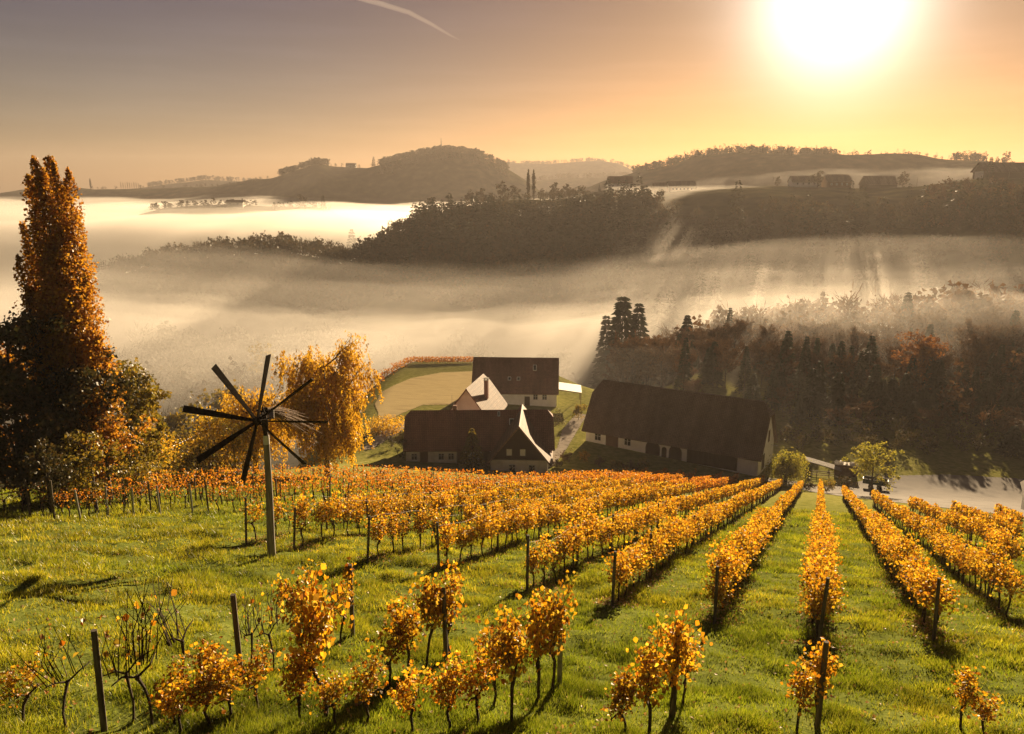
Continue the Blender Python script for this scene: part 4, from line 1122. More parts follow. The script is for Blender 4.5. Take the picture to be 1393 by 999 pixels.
def leafy_tree(h, crown_r, crown_base=.25, n=16, trunk_r=.25, leaves=3000, size=(.25, .4), clump=.9, sub=5, up=.6, flat=.75):
    t = MB(); L = limbs(t, h, crown_base, crown_r, n, trunk_r, up)
    C = []
    for p0, p1, p2 in L:
        for _ in range(sub):
            s = rng.uniform(.35, 1.08); c = (p0 * (1 - s) + p2 * s) + rng.normal(0, .16, 3) * crown_r
            C.append(c); t.tube([p0 * (1 - s * .8) + p2 * s * .8, c], [trunk_r * .08, .012], 3, cap=False)
    C = np.array(C); k = rng.integers(0, len(C), leaves)
    cs = rng.uniform(.45, 1.15, len(C)) * clump
    q = rng.normal(size=(leaves, 3)); q /= np.linalg.norm(q, axis=1)[:, None]
    P = C[k] + q * (cs[k] * rng.random(leaves) ** .45)[:, None] * np.array([1, 1, flat])
    V, F = leaf_cards(P, rng.uniform(*size, leaves))
    return fit(t, MB().add(V, F), h)
def conifer(h, r, n=900, tiers=None, size=1.0):
    t = MB().tube([(0, 0, -.5), (rng.normal(0, .05), 0, h * .5), (0, 0, h)], [.018 * h, .011 * h, .01], 6)
    f = np.sort(rng.random(n) ** .8); z = h * (.08 + .92 * f)
    tier = h / (tiers or 13)
    z = z + (np.round(z / tier) * tier - z) * .30
    rad = r * (1 - z / h) ** .85 * (1 - .20 * np.mod(z / tier + .5, 1))
    a = rng.uniform(0, 2 * math.pi, n); s = rng.random(n) ** .5
    lop = 1 + .16 * np.sin(a * 2 + rng.uniform(0, 6)) + .14 * np.sin(a * 5 + z)
    rr = rad * s * lop
    P = np.column_stack([np.cos(a) * rr, np.sin(a) * rr, z - rr * .30])
    D = np.column_stack([np.cos(a), np.sin(a), -.45 + .35 * rng.random(n)])
    L = (.55 + .45 * (1 - z / h)) * size * r * .42
    V, F = blade_cards(P, D, L * rng.uniform(.6, 1.25, n), L * .36)
    m = MB().add(V, F)
    return t, m
def bare_tree(h, r, n=1500, trunk_r=.28, leafy=.3, fine=1.0):
    t = MB(); L = limbs(t, h, .3, r * .9, 14, trunk_r, 1.1)
    B = []
    for p0, p1, p2 in L:
        for _ in range(7):
            s = rng.uniform(.3, 1.0); c = p0 * (1 - s) + p2 * s; d = (p2 - p0) + rng.normal(0, .45, 3) * r; d[2] = abs(d[2]) * .8 + .3
            e = c + d * rng.uniform(.25, .55); t.tube([c, e], [trunk_r * .1, .02], 3, cap=False); B.append((c, e))
    B = np.array(B); k = rng.integers(0, len(B), n); s = rng.uniform(.25, 1.05, n)
    P = B[k, 0] * (1 - s)[:, None] + B[k, 1] * s[:, None]
    D = (B[k, 1] - B[k, 0]); D = D / np.linalg.norm(D, axis=1)[:, None] + rng.normal(0, .55, (n, 3)); D[:, 2] += .35
    V, F = blade_cards(P, D, rng.uniform(.7, 1.7, n) * fine, rng.uniform(.09, .19, n) * fine)
    m = MB().add(V, F)
    nl = int(n * leafy); kk = rng.integers(0, n, nl)
    V, F = leaf_cards(P[kk] + rng.normal(0, .4, (nl, 3)), rng.uniform(.3, .6, nl) * fine); m.add(V, F)
    return fit(t, m, h)
def plant_tree(name, tm, mats, label, cat, loc, group=None, rz=None, scale=None, crown='crown'):
    """tm = (trunk mesh, crown mesh)"""
    o = thing(name, label, cat, loc, rng.uniform(0, 6.28) if rz is None else rz, group, scale)
    link('trunk', tm[0], o); link(crown, tm[1], o)
    return o
def tmesh(pair, wood, leaf): return pair[0].mesh('trunk', wood, True), pair[1].mesh('crown', leaf)
def foot(px, y, dz=0.0, py=400):
    p = at_y(px, py, y); return np.array([p[0], y, h1(p[0], y) + dz])
def top_z(px, py, y): return at_y(px, py, y)[2]

# tall poplar of many upright plumes
def poplar(plumes, base, leaves=15000, size=(.14, .25)):
    t = MB(); P = []; vol = [w * (tp[2]) for tp, w in plumes]
    for (tp, w), v_ in zip(plumes, vol):
        n = int(leaves * v_ / sum(vol)); tp = np.array(tp)
        mid = np.array([tp[0] * .75, tp[1] * .8, tp[2] * .45])
        s = np.linspace(0, 1, 9)[:, None]; line = (1 - s) ** 2 * np.array([0, 0, .0]) + 2 * s * (1 - s) * mid + s ** 2 * tp
        line[:, 2] -= .3 * (s[:, 0] == 0)
        t.tube(line, np.linspace(.16 + .05 * w, .015, 9), 6)
        u = rng.beta(1.3, .95, n) * .90 + .09
        c = np.stack([np.interp(u, s[:, 0], line[:, i]) for i in range(3)], 1)
        rad = w * (1.0 - u ** 7) ** .65 * np.minimum(1, .35 + 1.6 * u)
        lob = 1 + .35 * np.sin(u * 37 + rng.uniform(0, 6)) * (rng.random(n) < .9)
        q = rng.normal(size=(n, 3)); q /= np.linalg.norm(q, axis=1)[:, None]
        P.append(c + q * (rad * lob * rng.random(n) ** .5)[:, None] * np.array([1, 1, 1.3]))
    P = np.concatenate(P); V, F = leaf_cards(P, rng.uniform(*size, len(P)))
    return t, MB().add(V, F)
pb = foot(88, 50.0)
def plume(px, py, w, dy=0.0): 
    q = at_y(px, py, 50.0 + dy); return (tuple(q - pb), w * 1.5)
pl = [plume(38, 236, .62), plume(56, 226, .75, -.4), plume(84, 250, .85, .8), plume(50, 300, .95, .6), plume(70, 330, 1.05, -.9), plume(96, 340, .95, .3), plume(40, 390, .9, -.5), plume(104, 400, 1.0, -.6), plume(76, 420, 1.15, 1.2), plume(112, 470, 1.0, .8), plume(46, 212, .62), plume(66, 211, .66, .6), plume(72, 214, .5, -.5), plume(92, 226, .6), plume(104, 290, .7, 1.0), plume(30, 300, .45, .4), plume(24, 345, .42, -.8), plume(40, 330, .5, 1.4),
      plume(84, 330, 1.0, -.8), plume(116, 372, .85, .4), plume(60, 400, 1.0, -1), plume(132, 455, .9, -.6), plume(100, 450, 1.15, -1.3), plume(146, 490, .9, .4), plume(60, 500, 1.2, -1.2), plume(34, 450, .7, .8), plume(120, 540, 1.1, -1.4)]
plant_tree('poplar', tmesh(poplar(pl, pb, 80000), M_BARK, M_POPLAR), None, 'tall slender rust orange poplar towering over the other trees', 'tree', tuple(pb), rz=0)
# trees round the poplar
def at_foot(px, y, dz=0): return tuple(foot(px, y, dz))
plant_tree('broadleaf_tree', tmesh(leafy_tree(10.0, 3.4, .15, 18, .26, 5200, (.22, .36), .95, 6), M_BARK, M_OLIVE), None, 'bushy olive green tree leaning out behind the poplar foot', 'tree', at_foot(160, 56), scale=1.0)
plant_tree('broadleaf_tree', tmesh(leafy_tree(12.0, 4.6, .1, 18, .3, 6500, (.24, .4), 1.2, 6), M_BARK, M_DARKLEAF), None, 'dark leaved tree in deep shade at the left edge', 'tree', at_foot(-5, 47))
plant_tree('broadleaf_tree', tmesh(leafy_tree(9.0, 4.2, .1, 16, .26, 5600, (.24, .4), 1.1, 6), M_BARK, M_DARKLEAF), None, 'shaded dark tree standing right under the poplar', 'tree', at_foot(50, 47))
plant_tree('broadleaf_tree', tmesh(leafy_tree(13.0, 4.2, .1, 16, .26, 4500, (.26, .42), 1.1, 6), M_BARK, M_POPLAR), None, 'orange topped tree behind the dark tree at the left edge', 'tree', at_foot(8, 60))
plant_tree('fruit_tree', tmesh(leafy_tree(4.8, 2.3, .22, 12, .14, 1700, (.16, .28), .6, 5), M_BARK, M_OLIVE), None, 'small sparse fruit tree with yellowing leaves below the poplar', 'tree', at_foot(95, 43.5))
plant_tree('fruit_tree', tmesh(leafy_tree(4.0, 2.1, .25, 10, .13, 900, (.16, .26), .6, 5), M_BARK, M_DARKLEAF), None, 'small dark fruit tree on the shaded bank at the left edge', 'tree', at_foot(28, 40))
plant_tree('broadleaf_tree', tmesh(leafy_tree(6.6, 2.5, .15, 12, .16, 2300, (.18, .3), .75, 5), M_BARK, M_POPLAR), None, 'low rust orange tree glowing in front of the poplar trunk', 'tree', at_foot(118, 47.5, 1.0))
def bush(name, px, y, h, r, mat, label, n=900, size=(.16, .28), group=None, cat='shrub'):
    t, c = leafy_tree(h * 1.25, r * 1.15, .05, 9, .07, n, size, r * .45, 4, .7, .85)
    return plant_tree(name, tmesh((t, c), M_BARK, mat), None, label, cat, at_foot(px, y), group, crown='foliage')
bush('shrub', 190, 60, 4.2, 2.4, M_WILLOW, 'golden shrub beside the foot of the olive green tree', 1500)
bush('shrub', 162, 52, 3.0, 1.7, M_OLIVE, 'dull green shrub between the poplar and the thin vines', 900)
bush('shrub', 222, 68, 3.6, 2.3, M_WILLOW, 'yellow shrub in the gap under the white cable', 1300)
bush('shrub', 246, 66, 3.0, 1.6, M_OLIVE, 'dark olive shrub in the gap under the white cable', 900)
bush('shrub', 275, 75, 5.0, 2.6, M_WILLOW, 'tall golden shrub at the edge of the willow', 1500)
bush('shrub', 300, 82, 5.5, 3.0, M_OLIVE, 'tall olive shrub under the willow branches', 1600)
# weeping willow
def willow(h=16, r=8.0, n=26000):
    t = MB(); L = limbs(t, h * .9, .22, r * .72, 17, .42, .75, .05)
    pts = []; dirs = []; tips = []
    for p0, p1, p2 in L:
        for _ in range(13):
            s = rng.uniform(.35, 1.12); c = p0 * (1 - s) + p2 * s + rng.normal(0, .55, 3) * np.array([1.5, 1.5, 1.1]); tips.append(c)
            if rng.random() < .5: t.tube([p0 * (1 - s * .7) + p2 * s * .7, c], [.05, .015], 3, cap=False)
    tips = np.array(tips)
    ns = 1500; k = rng.integers(0, len(tips), ns)
    per = n // ns
    for i in range(ns):
        c = tips[k[i]] + rng.normal(0, .5, 3); Ls = rng.uniform(.9, 4.6) * (.45 + .55 * min(1, np.hypot(c[0], c[1]) / r * 1.3)); m = max(4, int(per * Ls / 2.2))
        s = rng.random(m); out = c[:2] / (np.linalg.norm(c[:2]) + 1e-6)
        P = np.column_stack([c[0] + out[0] * .5 * s + rng.normal(0, .10, m), c[1] + out[1] * .5 * s + rng.normal(0, .10, m), c[2] - Ls * s])
        P = P[P[:, 2] > .6]; pts.append(P)
    P = np.concatenate(pts); D = rng.normal(0, .5, P.shape); D[:, 2] -= .9
    V, F = blade_cards(P, D, rng.uniform(.26, .46, len(P)), .16)
    return t, MB().add(V, F)
plant_tree('willow', tmesh(willow(16.5, 8.0, 38000), M_BARK, M_WILLOW), None, 'big golden weeping willow behind the wind wheel', 'tree', at_foot(432, 88), scale=(1.0, 1.0, 1.0))
plant_tree('willow', tmesh(willow(11.0, 5.0, 12000), M_BARK, M_WILLOW), None, 'lower golden weeping willow left of the big one', 'tree', at_foot(330, 90), scale=(1.0, 1.0, 1.0))
# shrubs and small trees round the farm
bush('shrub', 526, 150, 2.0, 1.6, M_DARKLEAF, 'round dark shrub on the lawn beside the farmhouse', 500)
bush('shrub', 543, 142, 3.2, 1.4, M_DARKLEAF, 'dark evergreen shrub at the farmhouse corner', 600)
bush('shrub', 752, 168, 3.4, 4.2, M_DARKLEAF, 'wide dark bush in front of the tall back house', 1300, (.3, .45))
bush('shrub', 735, 160, 2.6, 2.6, M_OLIVE, 'grey green bush behind the gabled wing', 700, (.3, .45))
bush('shrub', 790, 176, 3.0, 2.2, M_OLIVE, 'olive bush under the canopy of the back house', 700, (.3, .45))
bush('shrub', 772, 146, 1.8, 2.4, M_TWIG, 'brown withered bush beside the gabled wing', 700, (.25, .4))
for i, (px, y, hh, rr, mt, lb) in enumerate([(800, 147, 1.6, 2.0, M_WILLOW, 'yellow bush at the near corner of the barn yard'), (822, 144, 1.5, 1.8, M_TWIG, 'dry brown bush in the garden before the barn'), (845, 142, 1.7, 2.0, M_OLIVE, 'olive garden bush before the barn arches'),
                                             (868, 140, 1.9, 1.8, M_TWIG, 'russet garden bush before the barn arches'), (884, 141, 2.4, 1.6, M_OLIVE, 'pale green bush at the end of the barn garden'), (760, 141, 1.4, 1.8, M_TWIG, 'russet low bush under the gabled wing eave')]):
    bush('shrub', px, y, hh, rr, mt, lb, 600, (.22, .38))
plant_tree('conifer', tmesh(conifer(7.4, 2.5, 1500, 10, .8), M_BARK, M_OLIVE), None, 'lone small conifer in front of the farmhouse wall', 'tree', at_foot(640, 137.5))
plant_tree('willow', tmesh(willow(6.4, 3.0, 7000), M_BARK, M_GREENY), None, 'round yellow green weeping bush beside the barn gable', 'tree', at_foot(1089, 138), scale=(1.0, 1.0, .92))
plant_tree('fruit_tree', tmesh(leafy_tree(9.4, 5.4, .24, 15, .22, 2800, (.26, .44), 1.0, 6, .75), M_BARK, M_GREENY), None, 'open crowned yellow green tree at the roadside', 'tree', at_foot(1213, 128))
bush('shrub', 1175, 131, 2.6, 2.6, M_DARKLEAF, 'dark shrub between the stack and the roadside tree', 800, (.25, .4))
bush('shrub', 1150, 128, 2.0, 2.4, M_OLIVE, 'olive shrub in front of the brown stack', 700, (.25, .4))
bush('shrub', 1122, 130, 1.5, 2.0, M_DARKLEAF, 'low dark shrub beside the row ends', 500, (.25, .4))
# wood beyond the road
CON = [tmesh(conifer(22, 4.3, 2600, 18), M_BARK, M_NEEDLE), tmesh(conifer(22, 3.6, 2200, 20), M_BARK, M_NEEDLE), tmesh(conifer(22, 5.0, 2800, 17), M_BARK, M_NEEDLE)]
BR = [tmesh(bare_tree(18, 5.2, 1900, .28, .6, 1.35), M_BARK, M_TWIG) for _ in range(4)] + [tmesh(bare_tree(18, 6.0, 1600, .28, 1.3, 1.4), M_BARK, M_TWIG) for _ in range(3)]
CONIF = [(1077, 450, 214, 0, 'broad dark spruce left of the gap in the wood'), (1103, 458, 216, 1, 'slim dark spruce second from the barn'), (1118, 460, 220, 1, 'slim dark spruce third from the barn'), (1166, 470, 216, 1, 'dark spruce beside the twin topped one'),
         (1193, 457, 218, 0, 'tall blunt dark spruce in the middle of the wood edge'), (1180, 478, 210, 1, 'low spruce leaning on the blunt one'), (1245, 446, 262, 1, 'thin ragged fir top behind the russet tree'), (1262, 437, 275, 1, 'slim fir far behind the russet tree'),
         (1320, 488, 215, 1, 'dark spruce right of the russet tree'), (1362, 480, 212, 1, 'dark spruce near the right edge of the wood'), (1290, 490, 205, 2, 'low dark spruce under the russet tree'), (1384, 430, 262, 2, 'blue grey conifer at the far right in mist'),
         (1236, 398, 300, 2, 'dark fir standing above the misty wood'), (848, 404, 300, 2, 'broad spruce rising out of the bright fog'), (870, 413, 297, 0, 'spruce right of the broad one in the fog'), (826, 430, 306, 1, 'small spruce left of the broad one in the fog'),
         (937, 429, 288, 2, 'lone spruce half sunk in fog above the barn'), (995, 419, 300, 1, 'faint small spruce top in bright fog'), (1040, 460, 240, 1, 'pale spruce at the fog edge of the wood'), (1140, 490, 228, 1, 'low spruce in the gap of the wood'), (1060, 474, 226, 1, 'shorter spruce against the broad dark one')]
for px, py, y, kd, lab in CONIF:
    p = foot(px, y); z = top_z(px, py, y); s = max(6.0, z - p[2]) / 22.0
    plant_tree('spruce', CON[kd], None, lab, 'tree', tuple(p), scale=(max(s, .62) * 1.0, max(s, .62) * 1.0, s))
p = foot(1262, 214); plant_tree('beech', tmesh(leafy_tree(21, 7.0, .15, 18, .4, 4200, (.5, .8), 1.9, 6), M_BARK, mat_leaf('beech_leaves', [(.16, .06, .02), (.22, .09, .025), (.28, .12, .03), (.12, .05, .02)], .45)), None, 'big russet beech crowning the wood edge', 'tree', tuple(p), scale=(1, 1, (top_z(1262, 458, 214) - p[2]) / 20.5))
TOPS = [(985, 470), (1010, 470), (1040, 478), (1080, 470), (1140, 482), (1230, 486), (1290, 478), (1340, 470), (1393, 468), (1470, 460)]       # front canopy line
BACK = [(760, 455), (850, 452), (960, 430), (1000, 418), (1060, 412), (1120, 405), (1180, 402), (1240, 398), (1290, 392), (1340, 383), (1393, 392), (1470, 380)]
wood = []
for y in np.arange(166, 345, 8.5):
    x = 38.0 + max(0, (y - 220) * -.30)
    while x < 290:
        xx = x + rng.normal(0, 2.2); yy = y + rng.normal(0, 2.6)
        t_ = xx / yy
        if .14 < t_ < .80 and not (yy < 178 and t_ < .40 and rng.random() < .6) : wood.append((xx, yy))
        x += 8.5
near_w = []; far_w = []
for x, y in wood:
    pxx = CX + FPX * x / (y * CP + 52 * SP)
    yb = np.interp(pxx, [p[0] for p in BACK], [p[1] for p in BACK]); yf = np.interp(pxx, [p[0] for p in TOPS], [p[1] for p in TOPS])
    f = np.clip((y - 205) / 110, 0, 1); py = yf + (yb - yf) * f + rng.normal(0, 7)
    z = h1(x, y); zt = top_z(pxx, py, y)
    cap = -54.0 + (y - 140) * .215 if y < 235 else 99       # young growth at the edge
    zt = min(zt, cap); hh = np.clip(zt - z, 3.5, 25) * rng.uniform(.86, 1.06)
    if y < 232: zt = min(zt, top_z(pxx, yf + 38 + rng.uniform(-8, 30), y))
    if pxx < 905 and y < 240: continue
    (near_w if len(near_w) < 190 and y < 330 and rng.random() < .86 else far_w).append((x, y, z, hh))
for x, y, z, hh in near_w:
    if y < 208:
        hh = min(hh, 6.5)
        if rng.random() < .45: continue
    sp = rng.random() < (.45 if y < 232 else .14)
    ms = CON[int(rng.integers(3))] if sp else BR[int(rng.integers(len(BR)))]
    s = hh / (22 if sp else 18.5)
    zone = 'edge of the wood above the road' if y < 215 else 'misty wood behind the road' if y < 270 else 'hazy slope of the far wood'
    plant_tree('spruce' if sp else 'bare_tree', ms, None, f'{"dark young spruce" if sp else "bare brown twiggy tree"} among many at the {zone}', 'tree', (x, y, z), f'{"spruces" if sp else "bare trees"} at the {zone}', scale=(max(s, .55) * rng.uniform(.9, 1.15),) * 2 + (s,))
for i in range(20):
    px = 1036 + i * 19.5 + rng.normal(0, 5); y = rng.uniform(186, 204); p = foot(px, y); s_ = max(5.0, top_z(px, rng.uniform(488, 535), y) - p[2]) / 22.0
    plant_tree('spruce', CON[int(rng.integers(3))], None, 'dark lower spruce in the dense front rank of the wood above the road', 'tree', tuple(p), 'front rank spruces', scale=(max(s_, .62),) * 2 + (s_,))
# ------------------------------------------------------------------ far woods, one mass each
def card_set(pair):
    V = np.concatenate(pair[1].V); F = np.concatenate(pair[1].F.get(4, [np.zeros((0, 4), int)])); T = np.concatenate(pair[1].F[3]) if 3 in pair[1].F else np.zeros((0, 3), int)
    return V, F, T
SETC = [card_set(conifer(20, 3.6 + i * .5, 110, 9, 1.9)) for i in range(4)]
SETD = [card_set(bare_tree(16, 5.6, 120, .2, .9, 2.8)) for i in range(3)] + [card_set(leafy_tree(16, 5.5, .12, 10, .2, 150, (1.2, 2.2), 2.1, 4)) for i in range(4)]
SETD_S = [card_set(leafy_tree(16, 6.0, .08, 8, .2, 60, (2.2, 3.6), 2.6, 3)) for i in range(4)]
SETC_S = [card_set(conifer(20, 3.8, 45, 8, 3.0)) for i in range(3)]
def wood_mass(name, pts, mat, label, sets, lean=0.0):
    """pts rows: x, y, height"""
    m = MB()
    for x, y, hh in pts:
        V, F, T = sets[int(rng.integers(len(sets)))]
        a = rng.uniform(0, 6.28); c, s_ = math.cos(a), math.sin(a); k = hh / 17.0; w = k * rng.uniform(.85, 1.25)
        Q = np.column_stack([(V[:, 0] * c - V[:, 1] * s_) * w + x, (V[:, 0] * s_ + V[:, 1] * c) * w + y, V[:, 2] * k + h1(x, y) - .5])
        m.add(Q, *([F] if len(F) else []), *([T] if len(T) else []))
    return tag(m.build(name, mat), label, None, None, 'stuff')
pts = [(x, y, rng.uniform(2.5, 5.0)) for x, y in zip(rng.uniform(58, 165, 330), rng.uniform(157, 215, 330)) if x / y > .34 and y > 150 + .12 * x]
wood_mass('undergrowth', pts, M_DARKLEAF, 'dark undergrowth at the foot of the wood above the road', SETD)
if far_w: wood_mass('woodland', [(x, y, hh) for x, y, z, hh in far_w], M_TWIG, 'bare brown trees filling the misty wood', SETD)
def ridge_pts(name, n, s0, s1, hh, t0=None, t1=None):
    r = next(q for q in RIDGES if q['n'] == name); a = r['t'][0] if t0 is None else t0; b = r['t'][-1] if t1 is None else t1
    t = rng.uniform(a, b, n); d = np.interp(t, r['t'], r['d']); y = d + rng.uniform(s0, s1, n)
    return [(tt * yy, yy, h_) for tt, yy, h_ in zip(t, y, rng.uniform(hh[0], hh[1], n))]
def tx(px, y=500): q = at_y(px, 300, y); return q[0] / q[1]
wood_mass('spur_wood', ridge_pts('spur', 1150, -140, 30, (11, 18), tx(110), tx(900)), M_WOODS, 'dark mixed wood covering the spur above the fog', SETD)
wood_mass('spur_conifers', ridge_pts('spur', 420, -90, 25, (14, 21), tx(560), tx(880)), M_FARNEEDLE, 'dark conifers along the crest of the wooded spur', SETC)
wood_mass('ridge_wood', ridge_pts('farm_ridge', 520, -250, -125, (9, 15), tx(880), tx(1600)), M_WOODS, 'hazy brown wood on the slope below the ridge farms', SETD)
wood_mass('ridge_wood', ridge_pts('farm_ridge', 150, -160, -70, (7, 11), tx(1255), tx(1600)), M_TWIG, 'brown trees on the slope under the long ridge barn', SETD)
wood_mass('ridge_hedge', ridge_pts('farm_ridge', 70, -40, 0, (5, 10), tx(590), tx(800)), M_WOODS, 'trees and hedges along the ridge crest', SETD)
wood_mass('ridge_conifers', ridge_pts('farm_ridge', 70, -230, -120, (12, 20), tx(880), tx(1393)), M_FARNEEDLE, 'scattered conifers on the misty ridge slope', SETC)
wood_mass('hill_wood', ridge_pts('church_hill', 420, -120, 60, (9, 15), tx(520), tx(690)) + ridge_pts('church_hill', 120, -60, 30, (9, 15), tx(385), tx(450)) + ridge_pts('church_hill', 60, -20, 20, (5, 9), tx(60), tx(520)), M_WOODS, 'wood crowning the distant hill with the mast', SETD_S)
wood_mass('sun_ridge_wood', ridge_pts('sun_ridge', 520, -80, 40, (7, 12), tx(860), tx(1130)) + ridge_pts('sun_ridge', 70, -20, 20, (4, 9), tx(1130), tx(1393)) + ridge_pts('sun_ridge', 40, -20, 20, (8, 13), tx(1285), tx(1330)), M_FARNEEDLE, 'dark wood along the far ridge below the sun', SETC_S + SETD_S)
wood_mass('far_ridge_wood', ridge_pts('far_ridge', 160, -60, 60, (10, 16), tx(690), tx(870)) + ridge_pts('mid_ridge', 160, -60, 60, (12, 18), tx(700), tx(960)) + ridge_pts('pale_hill', 120, -60, 60, (12, 18), tx(205), tx(390)), M_WOODS, 'woods on the pale distant ridges', SETD_S)
wood_mass('mound_trees', ridge_pts('fog_mound', 60, -20, 20, (6, 11), tx(205), tx(450)), M_WOODS, 'trees on the low mound in the sea of fog', SETD_S)
# wood in the left valley, drowned in fog
pts = []
for _ in range(330):
    y = rng.uniform(165, 400); t_ = rng.uniform(tx(90), tx(780)); x = t_ * y
    if y < 335 and x > -75: continue
    pts.append((x, y, rng.uniform(13, 21)))
wood_mass('valley_wood', pts, M_WOODS, 'broadleaf wood sunk in the valley fog', SETD)
VT = [(255, 530, 185, 'round greyish tree looming out of the valley fog'), (215, 520, 200, 'pale round tree left of the looming one in fog'), (350, 470, 300, 'faint broad tree high on the foggy slope'), (295, 500, 230, 'dim tree between fog and willow'), (170, 500, 150, 'grey green tree in fog behind the poplar')]
VTM = [tmesh(leafy_tree(18, 7.0, .1, 16, .3, 1500, (.7, 1.1), 1.9, 6), M_BARK, M_OLIVE) for _ in range(2)]
for i, (px, py, y, lab) in enumerate(VT):
    p = foot(px, y); s = np.clip((top_z(px, py, y) - p[2]) / 18.0, .5, 1.5)
    plant_tree('broadleaf_tree', VTM[i % 2], None, lab, 'tree', tuple(p), scale=s)
# single trees on the ridges
RT = [(640, 258, 713, 'D', 'rounded tree lowest on the ridge line'), (588, 268, 700, 'D', 'small round tree beside the ridge meadow'), (655, 256, 717, 'D', 'rounded tree next along the ridge line'), (684, 246, 717, 'D', 'largest dome shaped tree left of the twin poplar'), (668, 262, 715, 'D', 'low tree between the domed trees'),
      (700, 252, 715, 'D', 'bushy tree at the foot of the twin poplar'), (735, 256, 720, 'D', 'small tree right of the twin poplar'), (752, 248, 723, 'D', 'thin crowned tree near the ridge house'), (768, 250, 723, 'D', 'orange tinted tree near the ridge house'), (812, 251, 717, 'C', 'small conifer left of the ridge house'),
      (1047, 240, 694, 'D', 'little round tree alone on the open ridge'), (1100, 232, 681, 'D', 'bare tree behind the low ridge farm'), (1212, 233, 655, 'D', 'round tree behind the right ridge barn'), (1325, 214, 605, 'C', 'broad conifer beside the long ridge barn'), (1290, 262, 576, 'D', 'dark round tree below the ridge track'),
      (912, 318, 427, 'C', 'large dark conifer under the ridge, tallest of its clump'), (898, 332, 424, 'C', 'dark conifer at the left of the clump under the ridge'), (972, 332, 439, 'C', 'conifer standing alone on the misty slope'), (952, 330, 441, 'C', 'thin conifer left of the lone one on the misty slope'),
      (1030, 332, 445, 'C', 'small conifer midway on the misty slope'), (482, 312, 713, 'C', 'conifer beside the pale valley house'), (412, 297, 733, 'C', 'conifer peak on the left spur crest'), (396, 300, 740, 'D', 'broad tree on the left spur crest'), (418, 264, 985, 'D', 'broad tree on the mound in the fog sea'), (446, 266, 985, 'C', 'tall thin tree on the mound in the fog sea'),
      (515, 213, 1630, 'C', 'tiny pointed tree on the far saddle'), (118, 245, 1715, 'P', 'left one of two thin far cypresses'), (140, 243, 1715, 'P', 'right one of two thin far cypresses'), (1345, 206, 1100, 'D', 'dark tree clump on the far ridge below the sun'), (998, 204, 1205, 'D', 'dark tree at the cut in the far wood')]
RTM = {'D': [tmesh(leafy_tree(16, 6.4, .08, 12, .3, 700, (.9, 1.5), 1.8, 5), M_BARK, M_WOODS) for _ in range(3)], 'C': [tmesh(conifer(20, 4.2, 420, 12, 1.5), M_BARK, M_FARNEEDLE) for _ in range(2)],
       'P': [tmesh(poplar([((0, 0, 18), 1.3), ((.9, .2, 16), 1.0), ((-.8, 0, 15), 1.0)], None, 700, (.7, 1.1)), M_BARK, M_WOODS)]}
for i, (px, py, y, kd, lab) in enumerate(RT):
    p = foot(px, y); hh = np.clip(top_z(px, py, y) - p[2], 5.0, 34); base = {'D': 16.5, 'C': 20., 'P': 18.}[kd]
    plant_tree({'D': 'broadleaf_tree', 'C': 'conifer', 'P': 'cypress'}[kd], RTM[kd][i % len(RTM[kd])], None, lab, 'tree', tuple(p), scale=hh / base)
for px, lab in ((718, 'left one of the twin poplars on the ridge'), (725, 'right one of the twin poplars on the ridge')):
    p = foot(px, 704); s = (top_z(px, 231, 704) - p[2]) / 18.0
    plant_tree('poplar', RTM['P'][0], None, lab, 'tree', tuple(p), scale=(s * .75, s * .75, s))
for i in range(9):
    px = 180 + i * 2.9; p = foot(px, 1690); s = max(.5, (top_z(px, 247.5 + (i % 3) * .7, 1690) - p[2]) / 18.0)
    plant_tree('poplar', RTM['P'][0], None, 'tiny poplar in the even far row on the flat ridge', 'tree', tuple(p), 'row of far poplars', scale=(s * .6, s * .6, s))
# ------------------------------------------------------------------ far farms and small things
def far_house(name, px0, px1, py_top, py_base, y, label, cat, depth=9.0, wallm=None, roofm=None, rise_k=.5, wins=3, rz=0.0, hip=0.0, wall_f=None):
    """house whose ends, ridge and foot are seen at these pixels, standing at distance y"""
    if y is None: y = ground_at((px0 + px1) / 2, py_base)[1]
    a = at_y(px0, py_base, y); b = at_y(px1, py_base, y); tp = at_y((px0 + px1) / 2, py_top, y)
    L = (b[0] - a[0]); hh = tp[2] - a[2]
    rise = hh * rise_k; h = hh - rise; x = (a[0] + b[0]) / 2
    g = min(h1(x - L / 2, y), h1(x + L / 2, y))
    o = thing(name, label, cat, (x, y + depth / 2, a[2]), rz)
    wall_body(L * .94, depth, h, rise, hip, hip, max(2.0, a[2] - g + 1.0)).build('wall', wallm or M_PLASTER, o)
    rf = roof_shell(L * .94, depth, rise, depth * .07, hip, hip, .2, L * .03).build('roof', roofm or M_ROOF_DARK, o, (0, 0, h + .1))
    for i in range(wins): window(o, 'front', L * .94, depth, (i - (wins - 1) / 2) * L * .8 / max(1, wins), h * .5, min(1.1, L * .08), min(1.4, h * .4))
    return o, rf, L * .94, h, rise
far_house('ridge_house', 827, 861, 240, 257, 715, 'ridge house with white gable beside the little trees, alone on the ridge', 'house', 12, M_PLASTER_W, M_ROOF, .5, 4)
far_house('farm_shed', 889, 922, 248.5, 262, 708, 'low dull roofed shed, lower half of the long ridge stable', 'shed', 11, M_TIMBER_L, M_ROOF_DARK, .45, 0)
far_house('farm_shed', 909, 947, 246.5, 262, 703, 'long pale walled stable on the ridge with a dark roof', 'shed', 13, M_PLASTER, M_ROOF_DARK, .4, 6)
far_house('ridge_house', 1077, 1116, 239.5, 253, 694, 'low ridge farm with pale wall under the bare tree', 'house', 12, M_PLASTER_W, M_ROOF_DARK, .55, 4)
